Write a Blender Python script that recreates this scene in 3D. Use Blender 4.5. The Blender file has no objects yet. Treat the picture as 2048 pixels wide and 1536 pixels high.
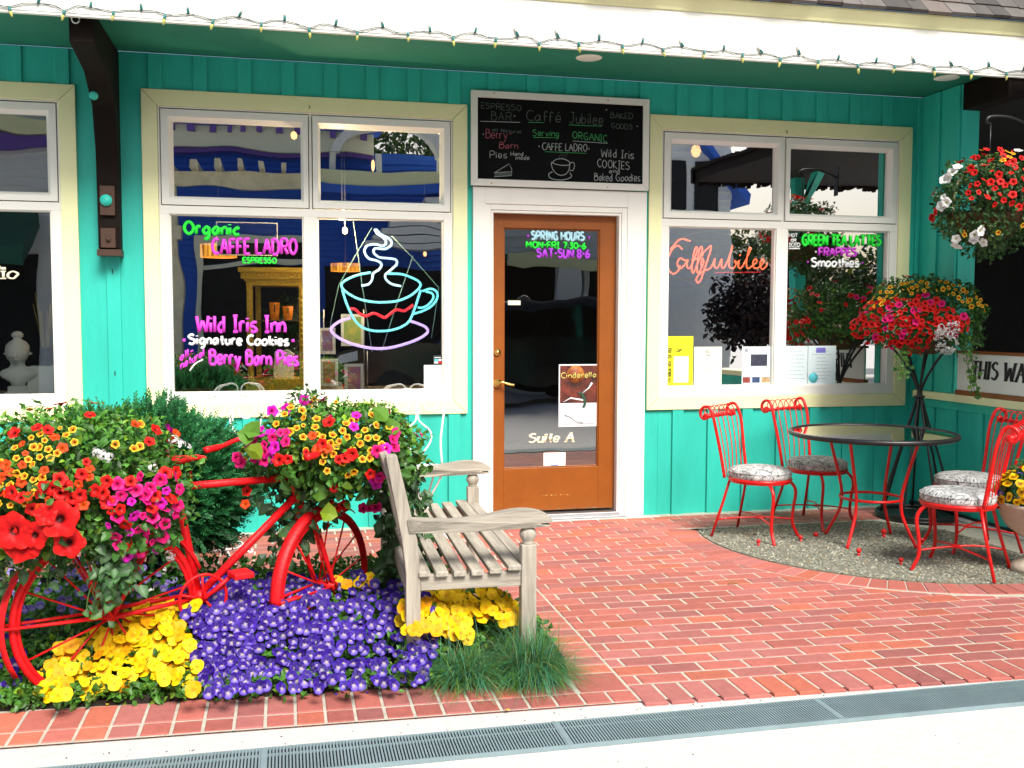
import bpy, math, random
import numpy as np
from mathutils import Vector, Matrix
random.seed(7); RNG = np.random.default_rng(7)
R = math.radians
SC = bpy.context.scene
COL = SC.collection

# ------------------------------------------------------------------ camera
FPX, YAW, PITCH, ROLL = 2000.0, 0.22336, -0.06492, 0.00278
CPOS = Vector((-1.4085, -6.7894, 1.4132))
_f = Vector((math.sin(YAW)*math.cos(PITCH), math.cos(YAW)*math.cos(PITCH), math.sin(PITCH)))
_r = Vector((math.cos(YAW), -math.sin(YAW), 0)); _u = _r.cross(_f)
CR = _r*math.cos(ROLL)+_u*math.sin(ROLL); CU = -_r*math.sin(ROLL)+_u*math.cos(ROLL)
cd = bpy.data.cameras.new('camera'); cam = bpy.data.objects.new('camera', cd); COL.objects.link(cam)
m = Matrix.Identity(4)
for i in range(3):
    m[i][0], m[i][1], m[i][2], m[i][3] = CR[i], CU[i], -_f[i], CPOS[i]
cam.matrix_world = m
cd.sensor_width = 36; cd.lens = FPX/2048*36; cd.clip_end = 500; cd.clip_start = 0.05
SC.camera = cam

# ------------------------------------------------------------------ sky, sun, exposure
SUN_EL, SUN_AZ = R(47), R(166)      # azimuth clockwise from +y
w = bpy.data.worlds.new('World'); SC.world = w; w.use_nodes = True
nt = w.node_tree; bg = nt.nodes['Background']
sky = nt.nodes.new('ShaderNodeTexSky'); sky.sky_type = 'NISHITA'; sky.sun_disc = False
sky.sun_elevation = SUN_EL; sky.sun_rotation = SUN_AZ; sky.air_density = 1.0; sky.dust_density = 4.0; sky.ozone_density = 1.0
nt.links.new(sky.outputs[0], bg.inputs[0]); bg.inputs[1].default_value = 0.075
sl = bpy.data.lights.new('sun', 'SUN'); sl.energy = 2.7; sl.angle = R(24); sl.color = (1.0, 0.96, 0.9)
so = bpy.data.objects.new('sun', sl); COL.objects.link(so)
sd = Vector((math.sin(SUN_AZ)*math.cos(SUN_EL), math.cos(SUN_AZ)*math.cos(SUN_EL), math.sin(SUN_EL)))
so.rotation_euler = sd.to_track_quat('Z', 'Y').to_euler(); so.location = (0, -8, 12)
SC.view_settings.view_transform = 'Standard'; SC.view_settings.look = 'None'
SC.view_settings.exposure = 1.05; SC.view_settings.gamma = 1.0

def at(px, py, x=None, y=None, z=None):
    """world point seen at a pixel of the 2048 x 1536 photograph, on the plane x=, y= or z="""
    d = _f + CR*((px-1024)/FPX) - CU*((py-768)/FPX)
    if y is not None: t = (y-CPOS.y)/d.y
    elif z is not None: t = (z-CPOS.z)/d.z
    else: t = (x-CPOS.x)/d.x
    return CPOS + d*t

# ------------------------------------------------------------------ materials
def mat(name, col, rough=0.6, metal=0.0, var=0.0, vscale=6.0, bump=0.0, bscale=40.0, emit=0.0, spec=0.5, stretch=None, attr=False, transl=0.0, col2=None, alpha=None):
    m = bpy.data.materials.new(name); m.use_nodes = True
    t = m.node_tree; n = t.nodes; L = t.links; b = n['Principled BSDF']; out = n['Material Output']
    b.inputs['Roughness'].default_value = rough; b.inputs['Metallic'].default_value = metal
    b.inputs['Specular IOR Level'].default_value = spec
    b.inputs['Base Color'].default_value = (*col, 1)
    src = None
    tc = n.new('ShaderNodeTexCoord'); mp = n.new('ShaderNodeMapping'); L.new(tc.outputs['Object'], mp.inputs[0])
    if stretch: mp.inputs['Scale'].default_value = stretch
    if attr:
        a = n.new('ShaderNodeAttribute'); a.attribute_name = 'Col'; src = a.outputs['Color']
    if var > 0 or col2:
        ns = n.new('ShaderNodeTexNoise'); ns.inputs['Scale'].default_value = vscale; ns.inputs['Detail'].default_value = 6
        ns.inputs['Roughness'].default_value = 0.65
        L.new(mp.outputs[0], ns.inputs['Vector'])
        if col2:
            rp = n.new('ShaderNodeValToRGB'); rp.color_ramp.elements[0].position = 0.35; rp.color_ramp.elements[1].position = 0.68
            rp.color_ramp.elements[0].color = (*col2, 1); rp.color_ramp.elements[1].color = (*col, 1)
            L.new(ns.outputs['Fac'], rp.inputs[0]); src = rp.outputs[0]
        else:
            mr = n.new('ShaderNodeMapRange'); mr.inputs['From Min'].default_value = 0.25; mr.inputs['From Max'].default_value = 0.75
            mr.inputs['To Min'].default_value = 1-var; mr.inputs['To Max'].default_value = 1+var
            L.new(ns.outputs['Fac'], mr.inputs[0])
            mx = n.new('ShaderNodeMix'); mx.data_type = 'RGBA'; mx.blend_type = 'MULTIPLY'; mx.inputs['Factor'].default_value = 1
            if src: L.new(src, mx.inputs['A'])
            else: mx.inputs['A'].default_value = (*col, 1)
            L.new(mr.outputs[0], mx.inputs['B']); src = mx.outputs['Result']
    if src: L.new(src, b.inputs['Base Color'])
    if bump > 0:
        n2 = n.new('ShaderNodeTexNoise'); n2.inputs['Scale'].default_value = bscale; n2.inputs['Detail'].default_value = 5
        L.new(mp.outputs[0], n2.inputs['Vector'])
        bp = n.new('ShaderNodeBump'); bp.inputs['Strength'].default_value = bump; bp.inputs['Distance'].default_value = 0.01
        L.new(n2.outputs['Fac'], bp.inputs['Height']); L.new(bp.outputs[0], b.inputs['Normal'])
    if emit > 0:
        if src: L.new(src, b.inputs['Emission Color'])
        b.inputs['Emission Color'].default_value = (*col, 1); b.inputs['Emission Strength'].default_value = emit
    if transl > 0:
        tr = n.new('ShaderNodeBsdfTranslucent'); ms = n.new('ShaderNodeMixShader'); ms.inputs[0].default_value = transl
        if src: L.new(src, tr.inputs[0])
        else: tr.inputs[0].default_value = (*col, 1)
        L.new(b.outputs[0], ms.inputs[1]); L.new(tr.outputs[0], ms.inputs[2]); L.new(ms.outputs[0], out.inputs[0])
    return m

def glass(name, refl=0.3, tint=(0.9, 0.95, 0.93), wav=0.0, wsc=3.0):
    m = bpy.data.materials.new(name); m.use_nodes = True
    t = m.node_tree; n = t.nodes; L = t.links; n.remove(n['Principled BSDF']); out = n['Material Output']
    tr = n.new('ShaderNodeBsdfTransparent'); tr.inputs[0].default_value = (*tint, 1)
    gl = n.new('ShaderNodeBsdfGlossy'); gl.inputs['Roughness'].default_value = 0.0; gl.inputs[0].default_value = (1, 1, 1, 1)
    lw = n.new('ShaderNodeFresnel'); lw.inputs['IOR'].default_value = 1.5
    ad = n.new('ShaderNodeMath'); ad.operation = 'ADD'; ad.inputs[1].default_value = refl; ad.use_clamp = True
    L.new(lw.outputs[0], ad.inputs[0])
    ms = n.new('ShaderNodeMixShader'); L.new(ad.outputs[0], ms.inputs[0])
    L.new(tr.outputs[0], ms.inputs[1]); L.new(gl.outputs[0], ms.inputs[2]); L.new(ms.outputs[0], out.inputs[0])
    if wav > 0:
        tc = n.new('ShaderNodeTexCoord'); ns = n.new('ShaderNodeTexNoise'); ns.inputs['Scale'].default_value = wsc; ns.inputs['Detail'].default_value = 1.0
        L.new(tc.outputs['Object'], ns.inputs['Vector'])
        bp = n.new('ShaderNodeBump'); bp.inputs['Strength'].default_value = 1.0; bp.inputs['Distance'].default_value = wav
        L.new(ns.outputs['Fac'], bp.inputs['Height']); L.new(bp.outputs[0], gl.inputs['Normal'])
    return m

M = {}
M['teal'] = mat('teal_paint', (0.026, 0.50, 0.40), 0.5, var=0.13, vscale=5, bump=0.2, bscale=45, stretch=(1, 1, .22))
M['teal_shaded'] = mat('soffit_teal_shaded', (0.015, 0.20, 0.13), 0.6, var=0.08, bump=0.1)  # wall teal darkened: the shade under the eave is put into this colour
M['cream'] = mat('cream_trim_paint', (0.88, 0.88, 0.50), 0.45, var=0.03, vscale=9, bump=0.08, bscale=50)
M['white'] = mat('white_paint', (0.87, 0.87, 0.80), 0.45, var=0.03, bump=0.05)
M['vinyl'] = mat('white_vinyl', (0.83, 0.83, 0.76), 0.35, var=0.02)
M['gap'] = mat('dark_gap', (0.01, 0.01, 0.01), 0.9)
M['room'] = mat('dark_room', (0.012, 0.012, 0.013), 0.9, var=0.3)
M['shelf'] = mat('shelf_board', (0.25, 0.2, 0.15), 0.7, var=0.15)
M['glass'] = glass('window_glass', 0.48, wav=0.0019, wsc=1.9); M['glassL'] = glass('far_left_window_glass', 0.30, wav=0.0019, wsc=1.9); M['glassR'] = glass('right_window_glass', 0.66, wav=0.0017, wsc=1.9)
M['doorglass'] = glass('door_glass', 0.27, wav=0.0022, wsc=3.0)
M['tglass'] = glass('table_glass', 0.62, tint=(0.75, 0.92, 0.86))
M['clear'] = glass('clear_glass', 0.03)
M['door'] = mat('orange_brown_door_paint', (0.26, 0.070, 0.0035), 0.42, var=0.12, vscale=7, bump=0.1, bscale=70)
M['brass'] = mat('brass', (0.75, 0.52, 0.16), 0.25, 1.0)
M['steel'] = mat('aluminium', (0.45, 0.46, 0.47), 0.4, 0.9)
M['bracket'] = mat('dark_brown_timber', (0.009, 0.005, 0.0035), 0.7, spec=.15, var=0.4, vscale=3, bump=0.3, bscale=25)
M['iron'] = mat('rusty_iron_plate', (0.06, 0.025, 0.012), 0.6, var=0.3)
M['shingle'] = mat('weathered_shingle', (0.17, 0.145, 0.125), 0.85, attr=True, var=0.2, vscale=9, bump=0.5, bscale=30, stretch=(1, .15, .15))
M['red'] = mat('red_enamel', (0.72, 0.008, 0.008), 0.3, var=0.08, vscale=12, bump=0.05)
M['bikered'] = mat('red_bicycle_paint', (0.74, 0.006, 0.010), 0.5, var=0.3, vscale=22, bump=0.25, bscale=70, spec=.35)
M['black'] = mat('black_metal', (0.010, 0.010, 0.011), 0.4)
M['whitemetal'] = mat('white_painted_iron', (0.82, 0.82, 0.80), 0.4, bump=0.1)
M['rubber'] = mat('black_rubber', (0.015, 0.015, 0.015), 0.8)
M['concrete'] = mat('pale_concrete', (0.56, 0.555, 0.53), 0.9, var=0.10, vscale=30, bump=0.25, bscale=120)
M['mortar'] = mat('mortar', (0.47, 0.45, 0.37), 0.95, var=0.2, vscale=20, bump=0.3, bscale=90)
M['brick'] = mat('clay_brick', (0.4, 0.1, 0.08), 0.75, attr=True, var=0.16, vscale=22, bump=0.35, bscale=110)
M['grate'] = mat('galvanised_grate', (0.24, 0.33, 0.35), 0.55, 0.2, var=0.15)
M['dark'] = mat('dark_channel', (0.02, 0.025, 0.03), 0.9)
M['soil'] = mat('dark_soil', (0.02, 0.014, 0.009), 0.95, var=0.4, vscale=30, bump=0.8, bscale=60)
M['gravelbase'] = mat('gravel_base', (0.20, 0.20, 0.155), 0.95, var=0.35, vscale=60, bump=0.8, bscale=120)
M['pebble'] = mat('pebbles', (0.3, 0.3, 0.25), 0.85, attr=True)
M['leaf'] = mat('leaves', (0.05, 0.12, 0.02), 0.45, attr=True, transl=0.25)
M['petal'] = mat('petals', (0.8, 0.1, 0.1), 0.55, attr=True, transl=0.2, spec=0.25)
M['stem'] = mat('green_stem', (0.05, 0.11, 0.02), 0.6)
M['paper'] = mat('white_paper', (0.80, 0.81, 0.82), 0.7)
M['ink'] = mat('grey_print', (0.30, 0.32, 0.36), 0.8)
M['blackink'] = mat('black_lettering', (0.012, 0.012, 0.012), 0.5)
M['board'] = mat('chalkboard_slate', (0.005, 0.006, 0.006), 0.8, spec=0.1, var=0.5, vscale=4)
for nm, c in dict(green=(0.01, 0.86, 0.04), pink=(0.78, 0.05, 0.68), chalkw=(0.75, 0.78, 0.78), ltblue=(0.45, 0.80, 0.92), purple=(0.42, 0.04, 0.72), ivory=(0.86, 0.80, 0.58), orchid=(0.55, 0.04, 0.60)).items():
    M['p_'+nm] = mat(nm+'_paint_marker', c, 0.6)
for nm, c in dict(w=(0.36, 0.40, 0.39), g=(0.05, 0.34, 0.11), r=(0.36, 0.10, 0.13), dim=(0.07, 0.10, 0.09)).items():
    M['c_'+nm] = mat('chalk_'+nm, c, 0.9)
def W2(o): return M[o]

# ------------------------------------------------------------------ mesh builder
class MB:
    def __init__(s): s.v = []; s.f = []; s.mi = []; s.sm = []; s.mats = []
    def m(s, mm):
        if mm not in s.mats: s.mats.append(mm)
        return s.mats.index(mm)
    def add(s, vs, fs, mm, smooth=False):
        o = len(s.v); k = s.m(mm); s.v += [tuple(v) for v in vs]
        for f in fs: s.f.append(tuple(i+o for i in f)); s.mi.append(k); s.sm.append(smooth)
    def box(s, x0, x1, y0, y1, z0, z1, mm, T=None):
        vs = [(x0,y0,z0),(x1,y0,z0),(x1,y1,z0),(x0,y1,z0),(x0,y0,z1),(x1,y0,z1),(x1,y1,z1),(x0,y1,z1)]
        if T is not None: vs = [T @ Vector(v) for v in vs]
        s.add(vs, [(0,3,2,1),(4,5,6,7),(0,1,5,4),(1,2,6,5),(2,3,7,6),(3,0,4,7)], mm)
    def prism(s, poly, axis, a, b, mm, T=None):
        """poly in the two axes other than `axis`, extruded from a to b"""
        n = len(poly)
        def P(p, h):
            q = {'x': (h, p[0], p[1]), 'y': (p[0], h, p[1]), 'z': (p[0], p[1], h)}[axis]
            return T @ Vector(q) if T is not None else q
        vs = [P(p, a) for p in poly]+[P(p, b) for p in poly]
        fs = [tuple(range(n))[::-1], tuple(range(n, 2*n))]+[(i, (i+1) % n, n+(i+1) % n, n+i) for i in range(n)]
        s.add(vs, fs, mm)
    def tube(s, pts, r, mm, n=8, closed=False, flat=None, caps=True):
        """round tube along pts; r a number or a list; flat = (normal, factor) squashes the section along a normal"""
        pts = [Vector(p) for p in pts]; k = len(pts)
        if k < 2: return
        rr = r if isinstance(r, (list, tuple)) else [r]*k
        vs = []; prev = None
        for i in range(k):
            a = pts[(i-1) % k] if (closed or i > 0) else pts[0]
            b = pts[(i+1) % k] if (closed or i < k-1) else pts[-1]
            t = (b-a)
            if t.length < 1e-9: t = Vector((0, 0, 1))
            t.normalize()
            if flat is not None:
                e2 = Vector(flat[0]); e1 = t.cross(e2)
                if e1.length < 1e-6: e1 = Vector((1, 0, 0))
                e1.normalize(); f2 = flat[1]
            else:
                if prev is None:
                    e1 = t.orthogonal().normalized()
                else:
                    e1 = prev - t*prev.dot(t)
                    e1 = e1.normalized() if e1.length > 1e-6 else t.orthogonal().normalized()
                prev = e1; e2 = t.cross(e1); f2 = 1.0
            for j in range(n):
                a2 = 2*math.pi*j/n
                vs.append(pts[i]+e1*(rr[i]*math.cos(a2))+e2*(rr[i]*f2*math.sin(a2)))
        fs = []
        for i in range(k if closed else k-1):
            i2 = (i+1) % k
            for j in range(n): fs.append((i*n+j, i*n+(j+1) % n, i2*n+(j+1) % n, i2*n+j))
        if caps and not closed:
            fs.append(tuple(range(n))[::-1]); fs.append(tuple((k-1)*n+j for j in range(n)))
        s.add(vs, fs, mm, True)
    def lathe(s, prof, mm, n=24, o=(0, 0, 0), T=None, smooth=True):
        k = len(prof); vs = []
        for (r, z) in prof:
            for j in range(n):
                a = 2*math.pi*j/n; v = Vector((o[0]+max(r, 1e-4)*math.cos(a), o[1]+max(r, 1e-4)*math.sin(a), o[2]+z)); vs.append(T @ v if T is not None else v)
        fs = [(i*n+j, i*n+(j+1) % n, (i+1)*n+(j+1) % n, (i+1)*n+j) for i in range(k-1) for j in range(n)]
        fs += [tuple(range(n))[::-1], tuple((k-1)*n+j for j in range(n))]
        s.add(vs, fs, mm, smooth)
    def build(s, name, parent=None, bevel=0.0, loc=None):
        me = bpy.data.meshes.new(name); me.from_pydata(s.v, [], s.f)
        for mm in s.mats: me.materials.append(mm)
        me.polygons.foreach_set('material_index', s.mi); me.polygons.foreach_set('use_smooth', s.sm); me.update()
        o = bpy.data.objects.new(name, me); COL.objects.link(o)
        if parent is not None: o.parent = parent
        if loc is not None: o.location = loc
        if bevel > 0:
            b = o.modifiers.new('bevel', 'BEVEL'); b.width = bevel; b.segments = 2; b.limit_method = 'ANGLE'; b.angle_limit = R(40); b.harden_normals = False
        return o

class Parts(MB):
    """a builder that turns every finished line of writing into a part of its own"""
    def __init__(s, par, name, mark): MB.__init__(s); s.par, s.name, s.mark = par, name, mark
    def flush(s, mark=False):
        if not s.v: return
        o = s.build(s.mark if mark else s.name); at_parent(o, s.par); MB.__init__(s)
def npmesh(name, V, F, mm, C=None, parent=None, smooth=False):
    V = np.asarray(V, np.float32); F = np.asarray(F, np.int32); k = F.shape[1]
    me = bpy.data.meshes.new(name)
    me.vertices.add(len(V)); me.vertices.foreach_set('co', V.ravel())
    me.loops.add(F.size); me.loops.foreach_set('vertex_index', F.ravel())
    me.polygons.add(len(F)); me.polygons.foreach_set('loop_start', np.arange(0, F.size, k, dtype=np.int32))
    me.polygons.foreach_set('loop_total', np.full(len(F), k, np.int32))
    me.polygons.foreach_set('use_smooth', np.full(len(F), smooth))
    if C is not None:
        ca = me.color_attributes.new('Col', 'FLOAT_COLOR', 'POINT')
        C = np.asarray(C, np.float32); C4 = np.ones((len(V), 4), np.float32); C4[:, :3] = C; ca.data.foreach_set('color', C4.ravel())
    me.materials.append(mm); me.update(calc_edges=True); me.validate()
    if name is None: return me
    o = bpy.data.objects.new(name, me); COL.objects.link(o)
    if parent is not None: o.parent = parent
    return o

def at_parent(o, par):
    o.parent = par; o.matrix_parent_inverse = Matrix.Translation(-Vector(par.location)); return o
def tag(o, label=None, cat=None, group=None, kind=None):
    if label: o['label'] = label
    if cat: o['category'] = cat
    if group: o['group'] = group
    if kind: o['kind'] = kind
    return o
def thing(name, label, cat, loc=(0, 0, 0), rz=0.0, group=None):
    o = bpy.data.objects.new(name, None); COL.objects.link(o); o.location = loc; o.rotation_euler = (0, 0, rz); o.empty_display_size = 0.1
    return tag(o, label, cat, group)
def child(name, parent, mesh, loc=None, rot=None, scale=None):
    o = bpy.data.objects.new(name, mesh); COL.objects.link(o); o.parent = parent
    if loc is not None: o.location = loc
    if rot is not None: o.rotation_mode = 'QUATERNION'; o.rotation_quaternion = rot
    if scale is not None: o.scale = (scale,)*3
    return o
def copy_tree(o, parent=None):
    c = o.copy(); COL.objects.link(c)
    if parent is not None: c.parent = parent
    for ch in list(o.children): copy_tree(ch, c)
    return c
def smooth_pts(p, sub=6, closed=False):
    p = [Vector(q) for q in p]; n = len(p); out = []
    if n < 3: return p
    for i in range(n if closed else n-1):
        p0 = p[(i-1) % n] if (closed or i > 0) else p[0]*2-p[1]
        p1 = p[i]; p2 = p[(i+1) % n]
        p3 = p[(i+2) % n] if (closed or i < n-2) else p2*2-p1
        for k in range(sub):
            t = k/sub
            out.append(0.5*((2*p1)+(p2-p0)*t+(2*p0-5*p1+4*p2-p3)*t*t+(3*p1-p0-3*p2+p3)*t**3))
    if not closed: out.append(p[-1])
    return out

# ------------------------------------------------------------------ hand lettering
GL = {
'A': (8, '04 4e 84;28 68'), 'B': (7, '04 0e;~0e 4e 6c 4a 0a;~0a 5a 77 54 04'), 'C': (7, '~7d 4e 1c 09 16 44 75'), 'D': (8, '04 0e;~0e 4e 7b 77 44 04'),
'E': (6, '6e 0e 04 64;09 59'), 'F': (6, '6e 0e 04;09 59'), 'G': (8, '~7d 4e 1c 09 16 44 75 78;49 79'), 'H': (7, '0e 04;7e 74;09 79'), 'I': (4, '0e 4e;2e 24;04 44'),
'J': (6, '~5e 57 34 05;2e 7e'), 'K': (7, '0e 04;6e 09 74'), 'L': (6, '0e 04 64'), 'M': (9, '04 0e 47 8e 84'), 'N': (7, '04 0e 74 7e'), 'O': (8, '~4e 1c 09 16 44 76 89 7c 4e'),
'P': (7, '04 0e;~0e 5e 7b 59 08'), 'R': (7, '04 0e;~0e 5e 7b 59 09;39 74'), 'S': (7, '~6d 3e 0c 2a 59 77 44 05'), 'T': (8, '0e 8e;4e 44'), 'U': (7, '~0e 07 14 44 67 7e'),
'W': (10, '0e 24 5b 84 ae'), 'Y': (7, '0e 39 7e;39 34'), 'a': (6, '~59 3a 07 24 46 59;5a 54'), 'b': (6, '0e 04;~08 3a 57 24 05'), 'c': (5, '~59 3a 07 24 55'),
'd': (6, '5e 54;~59 3a 07 24 56'), 'e': (5, '07 57;~57 4a 1a 06 24 55'), 'f': (4, '~4d 2e 1b 14;09 39'), 'g': (6, '~59 3a 07 24 56;~5a 53 30 11'), 'h': (5, '0e 04;~08 3a 58 54'),
'i': (1, '0a 04;0d 0c'), 'k': (5, '0e 04;5a 07 54'), 'l': (1, '0e 04'), 'm': (9, '0a 04;~08 2a 48 44;~48 7a 98 94'), 'n': (5, '0a 04;~08 3a 58 54'), 'o': (6, '~3a 08 05 34 56 68 3a'),
'p': (6, '0a 00;~08 3a 57 24 05'), 'r': (4, '0a 04;~07 1a 4a'), 's': (5, '~5a 2a 08 37 55 24 05'), 't': (4, '2d 25 44;09 49'), 'u': (5, '~0a 06 24 56 5a;5a 54'), 'y': (6, '0a 34;6a 20'), 'v': (6, '0a 34 6a'), 'w': (8, '0a 24 49 64 8a'),
'0': (6, '~3e 0b 07 34 67 6b 3e'), '3': (6, '~0d 3e 5c 2a 57 34 05'), '4': (7, '54 5e 08 78'), '6': (6, '~5e 1a 06 34 67 49 07'), '7': (6, '0e 6e 24'), '8': (6, '~3e 0c 39 67 34 07 39 6c 3e'),
'-': (4, '09 49'), '.': (1, '04 05'), ':': (1, '05 06;09 0a'), 'é': (5, '07 57;~57 4a 1a 06 24 55;2c 4e'), ' ': (3, ''), "'": (1, '0e 0c')}
def layout(s, track=2.2):
    """strokes of a line of text, x from 0 to total width, y 0 baseline, 1 cap height"""
    x = 0; out = []
    for ch in s:
        wd, d = GL[ch]
        for st in filter(None, d.split(';')):
            sm = st[0] == '~'; st = st.lstrip('~')
            p = [((x+int(q[0], 36))/10, (int(q[1], 36)-4)/10) for q in st.split()]
            if sm:
                cl = p[0] == p[-1]
                q = smooth_pts([(a, b, 0) for a, b in (p[:-1] if cl else p)], 5, cl)
                p = [(v.x, v.y) for v in q]
                if cl: p.append(p[0])
            if sm or len(p) == 2: out.append(p)
            else: out += [[p[i], p[i+1]] for i in range(len(p)-1)]
        x += wd+track
    return out, (x-track)/10
_lay = [0]
def write(mb, s, p0, p1, h, wgt, mm, nrm=(0, -1, 0), slant=0.0, track=2.2, serif=False, thin=0.45, wob=0.03):
    """text on a plane: baseline from p0 to p1 (3D), cap height h, upright along z; stroke half-width wgt"""
    st, tot = layout(s, track); p0 = Vector(p0); p1 = Vector(p1); ux = (p1-p0)/tot; up = Vector((0, 0, 1))*h
    N = Vector(nrm)
    if serif:
        extra = []
        for p in st:
            for e, q in ((p[0], p[1]), (p[-1], p[-2])):
                if abs(e[1]-round(e[1]*10)/10) < 1e-6 and abs(q[0]-e[0]) < 0.75*abs(q[1]-e[1]) and (abs(e[1]) < 0.01 or e[1] > 0.55):
                    extra.append([(e[0]-0.17, e[1]), (e[0]+0.17, e[1])])
        st = st+extra
    for p in st:
        if not serif and wob: 
            a, b = random.uniform(-wob, wob), random.uniform(-wob, wob); p = [(x+a, y+b) for x, y in p]
        _lay[0] = (_lay[0]+1) % 9
        pts = [p0+ux*(x+slant*y*(h/max(ux.length, 1e-6)))+up*y+N*(0.0004*_lay[0]) for x, y in p]
        if len(pts) == 2: pts = [pts[0], (pts[0]+pts[1])/2, pts[1]]
        if serif:
            rr = []
            for i in range(len(pts)):
                t = pts[min(i+1, len(pts)-1)]-pts[max(i-1, 0)]; c = abs(t.normalized().z) if t.length > 0 else 0
                rr.append(wgt*(thin+(1-thin)*c**1.5))
        else: rr = wgt
        mb.tube(pts, rr, mm, n=6, flat=(N, 0.25))
def wpx(mb, s, a, b, hpx, wgt, mm, y, **k):
    """same with the ends given where the photograph shows them, on the plane y"""
    p0 = at(*a, y=y); p1 = at(*b, y=y); h = (at(a[0], a[1]-hpx, y=y)-p0).z
    write(mb, s, p0, p1, h, wgt, mm, **k)
    if isinstance(mb, Parts): mb.flush()
def line_px(mb, pts, y, r, mm, sm=True, n=6, flat=None, closed=False, sub=5):
    q = [at(px, py, y=y) for px, py in pts]
    if sm: q = smooth_pts(q, sub, closed)
    mb.tube(q, r, mm, n=n, flat=flat, closed=closed)
    if isinstance(mb, Parts): mb.flush(True)

# ================================================================== SETTING
mb = MB(); mb.box(-60, 60, -70, 30, -0.3, -0.012, M['concrete']); tag(mb.build('pavement'), kind='structure')
# brick paving: every brick a bevelled block in one sheet, running bond, 0.2 x 0.1 m
def shear(x, y): return y-0.035*(x+0.13)*max(0.0, min(1.0, -y/3.36))
BV, BF, BC = [], [], []
def clip(poly, nx, ny, c):
    out = []
    for i in range(len(poly)):
        a, b = poly[i], poly[(i+1) % len(poly)]; da = a[0]*nx+a[1]*ny-c; db = b[0]*nx+b[1]*ny-c
        if da <= 0: out.append(a)
        if da*db < 0: t = da/(da-db); out.append((a[0]+(b[0]-a[0])*t, a[1]+(b[1]-a[1])*t))
    return out
brick_mb = MB(); brick_cols = []
def brick(poly, sh=True):
    if len(poly) < 3: return
    ar = abs(sum(poly[i][0]*poly[(i+1) % len(poly)][1]-poly[(i+1) % len(poly)][0]*poly[i][1] for i in range(len(poly))))/2
    if ar < 0.0008: return
    cx = sum(p[0] for p in poly)/len(poly); cy = sum(p[1] for p in poly)/len(poly)
    g = 0.0055; dz = random.uniform(-0.0012, 0.0012); tx, ty = random.uniform(-.006, .006), random.uniform(-.006, .006)
    def ins(k):
        r = []
        for x, y in poly:
            d = math.hypot(x-cx, y-cy); s = max(0.2, 1-k*1.25/d) if d > 0 else 1
            r.append((cx+(x-cx)*s, cy+(y-cy)*s))
        return r
    # axis-aligned inset for four-sided bricks keeps the joints even
    if len(poly) == 4:
        xs = sorted(p[0] for p in poly); ys = sorted(p[1] for p in poly)
        if xs[1]-xs[0] < 1e-6 and xs[3]-xs[2] < 1e-6:
            def ins(k):
                return [(x+(k if x < cx else -k), y+(k if y < cy else -k)) for x, y in poly]
    a, b = ins(g), ins(g+0.004); n = len(poly)
    def P(p, z): return (p[0], shear(p[0], p[1]) if sh else p[1], z+dz+tx*(p[0]-cx)+ty*(p[1]-cy))
    vs = [P(p, -0.02) for p in a]+[P(p, -0.003) for p in a]+[P(p, 0.0) for p in b]
    fs = [tuple(range(2*n, 3*n))]+[(i, (i+1) % n, n+(i+1) % n, n+i) for i in range(n)]+[(n+i, n+(i+1) % n, 2*n+(i+1) % n, 2*n+i) for i in range(n)]
    brick_mb.add(vs, fs, M['brick'])
    u = random.random(); v = random.uniform(0.84, 1.16)*(1+.10*math.sin(cx*2.3+1)*math.cos(cy*1.9)+.06*math.sin(cx*.9-cy*1.3))
    c = (0.43, 0.125, 0.098) if u < .5 else ((0.38, 0.128, 0.112) if u < .82 else ((0.47, 0.13, 0.08) if u < .95 else (0.34, 0.11, 0.098)))
    brick_cols.extend([(c[0]*v, c[1]*v, c[2]*v)]*len(vs))
def rect(x0, x1, y0, y1): return [(x0, y0), (x1, y0), (x1, y1), (x0, y1)]
GC, GR0, GR1 = (2.5, -0.95), 1.27, 1.47            # gravel circle and the ring of bricks round it
def field(x0, x1, y0, y1):
    p = rect(x0, x1, y0, y1); cx, cy = (x0+x1)/2, (y0+y1)/2; cys = shear(cx, cy)
    dx, dy = cx-GC[0], cys-GC[1]; d = math.hypot(dx, dy)
    if d < GR1-0.12 and cys < -0.55: return
    if d < GR1+0.14 and cys < -0.50:
        nx, ny = -dx/d, -dy/d; p = clip(p, nx, ny, nx*(GC[0]-nx*(GR1-.012))+ny*(GC[1]-ny*(GR1-.012)))
    brick(p)
XS = -0.133
for k in range(31):                                 # field, right of the edging strip
    y0 = -3.19+0.1*k; y1 = y0+0.1
    off = 0.0 if k % 2 else -0.1
    x = XS+off-0.035
    while x < 3.3:
        a, b = max(x, XS), min(x+0.2, 3.29)
        if b-a > 0.02: field(a, b, y0, y1)
        x += 0.2
for i in range(40): brick(rect(XS+0.102*i, XS+0.102*(i+1), -3.392, -3.19))      # soldier row
for k in range(14): brick(rect(-0.333, XS, -3.04+0.0955*k, -3.04+0.0955*(k+1))) # strip beside the bed
for k in range(9):                                  # bricks reaching under the right end of the bed
    for j in range(5): brick(rect(-.333-.2*(j+1)+(.1 if k % 2 else 0), min(-.333, -.333-.2*j+(.1 if k % 2 else 0)), -2.6+.1*k, -2.5+.1*k))
for k in range(21):                                 # behind the bed, to the left
    y0 = -1.703+0.0799*k if False else -1.70+0.08*k*0+0.1*k
    if y0 > -0.1: break
    x = -3.6+(0.1 if k % 2 else 0.0)
    while x < XS-0.01:
        b = min(x+0.2, XS); brick(rect(x, b, y0, y0+0.1)); x += 0.2
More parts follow.
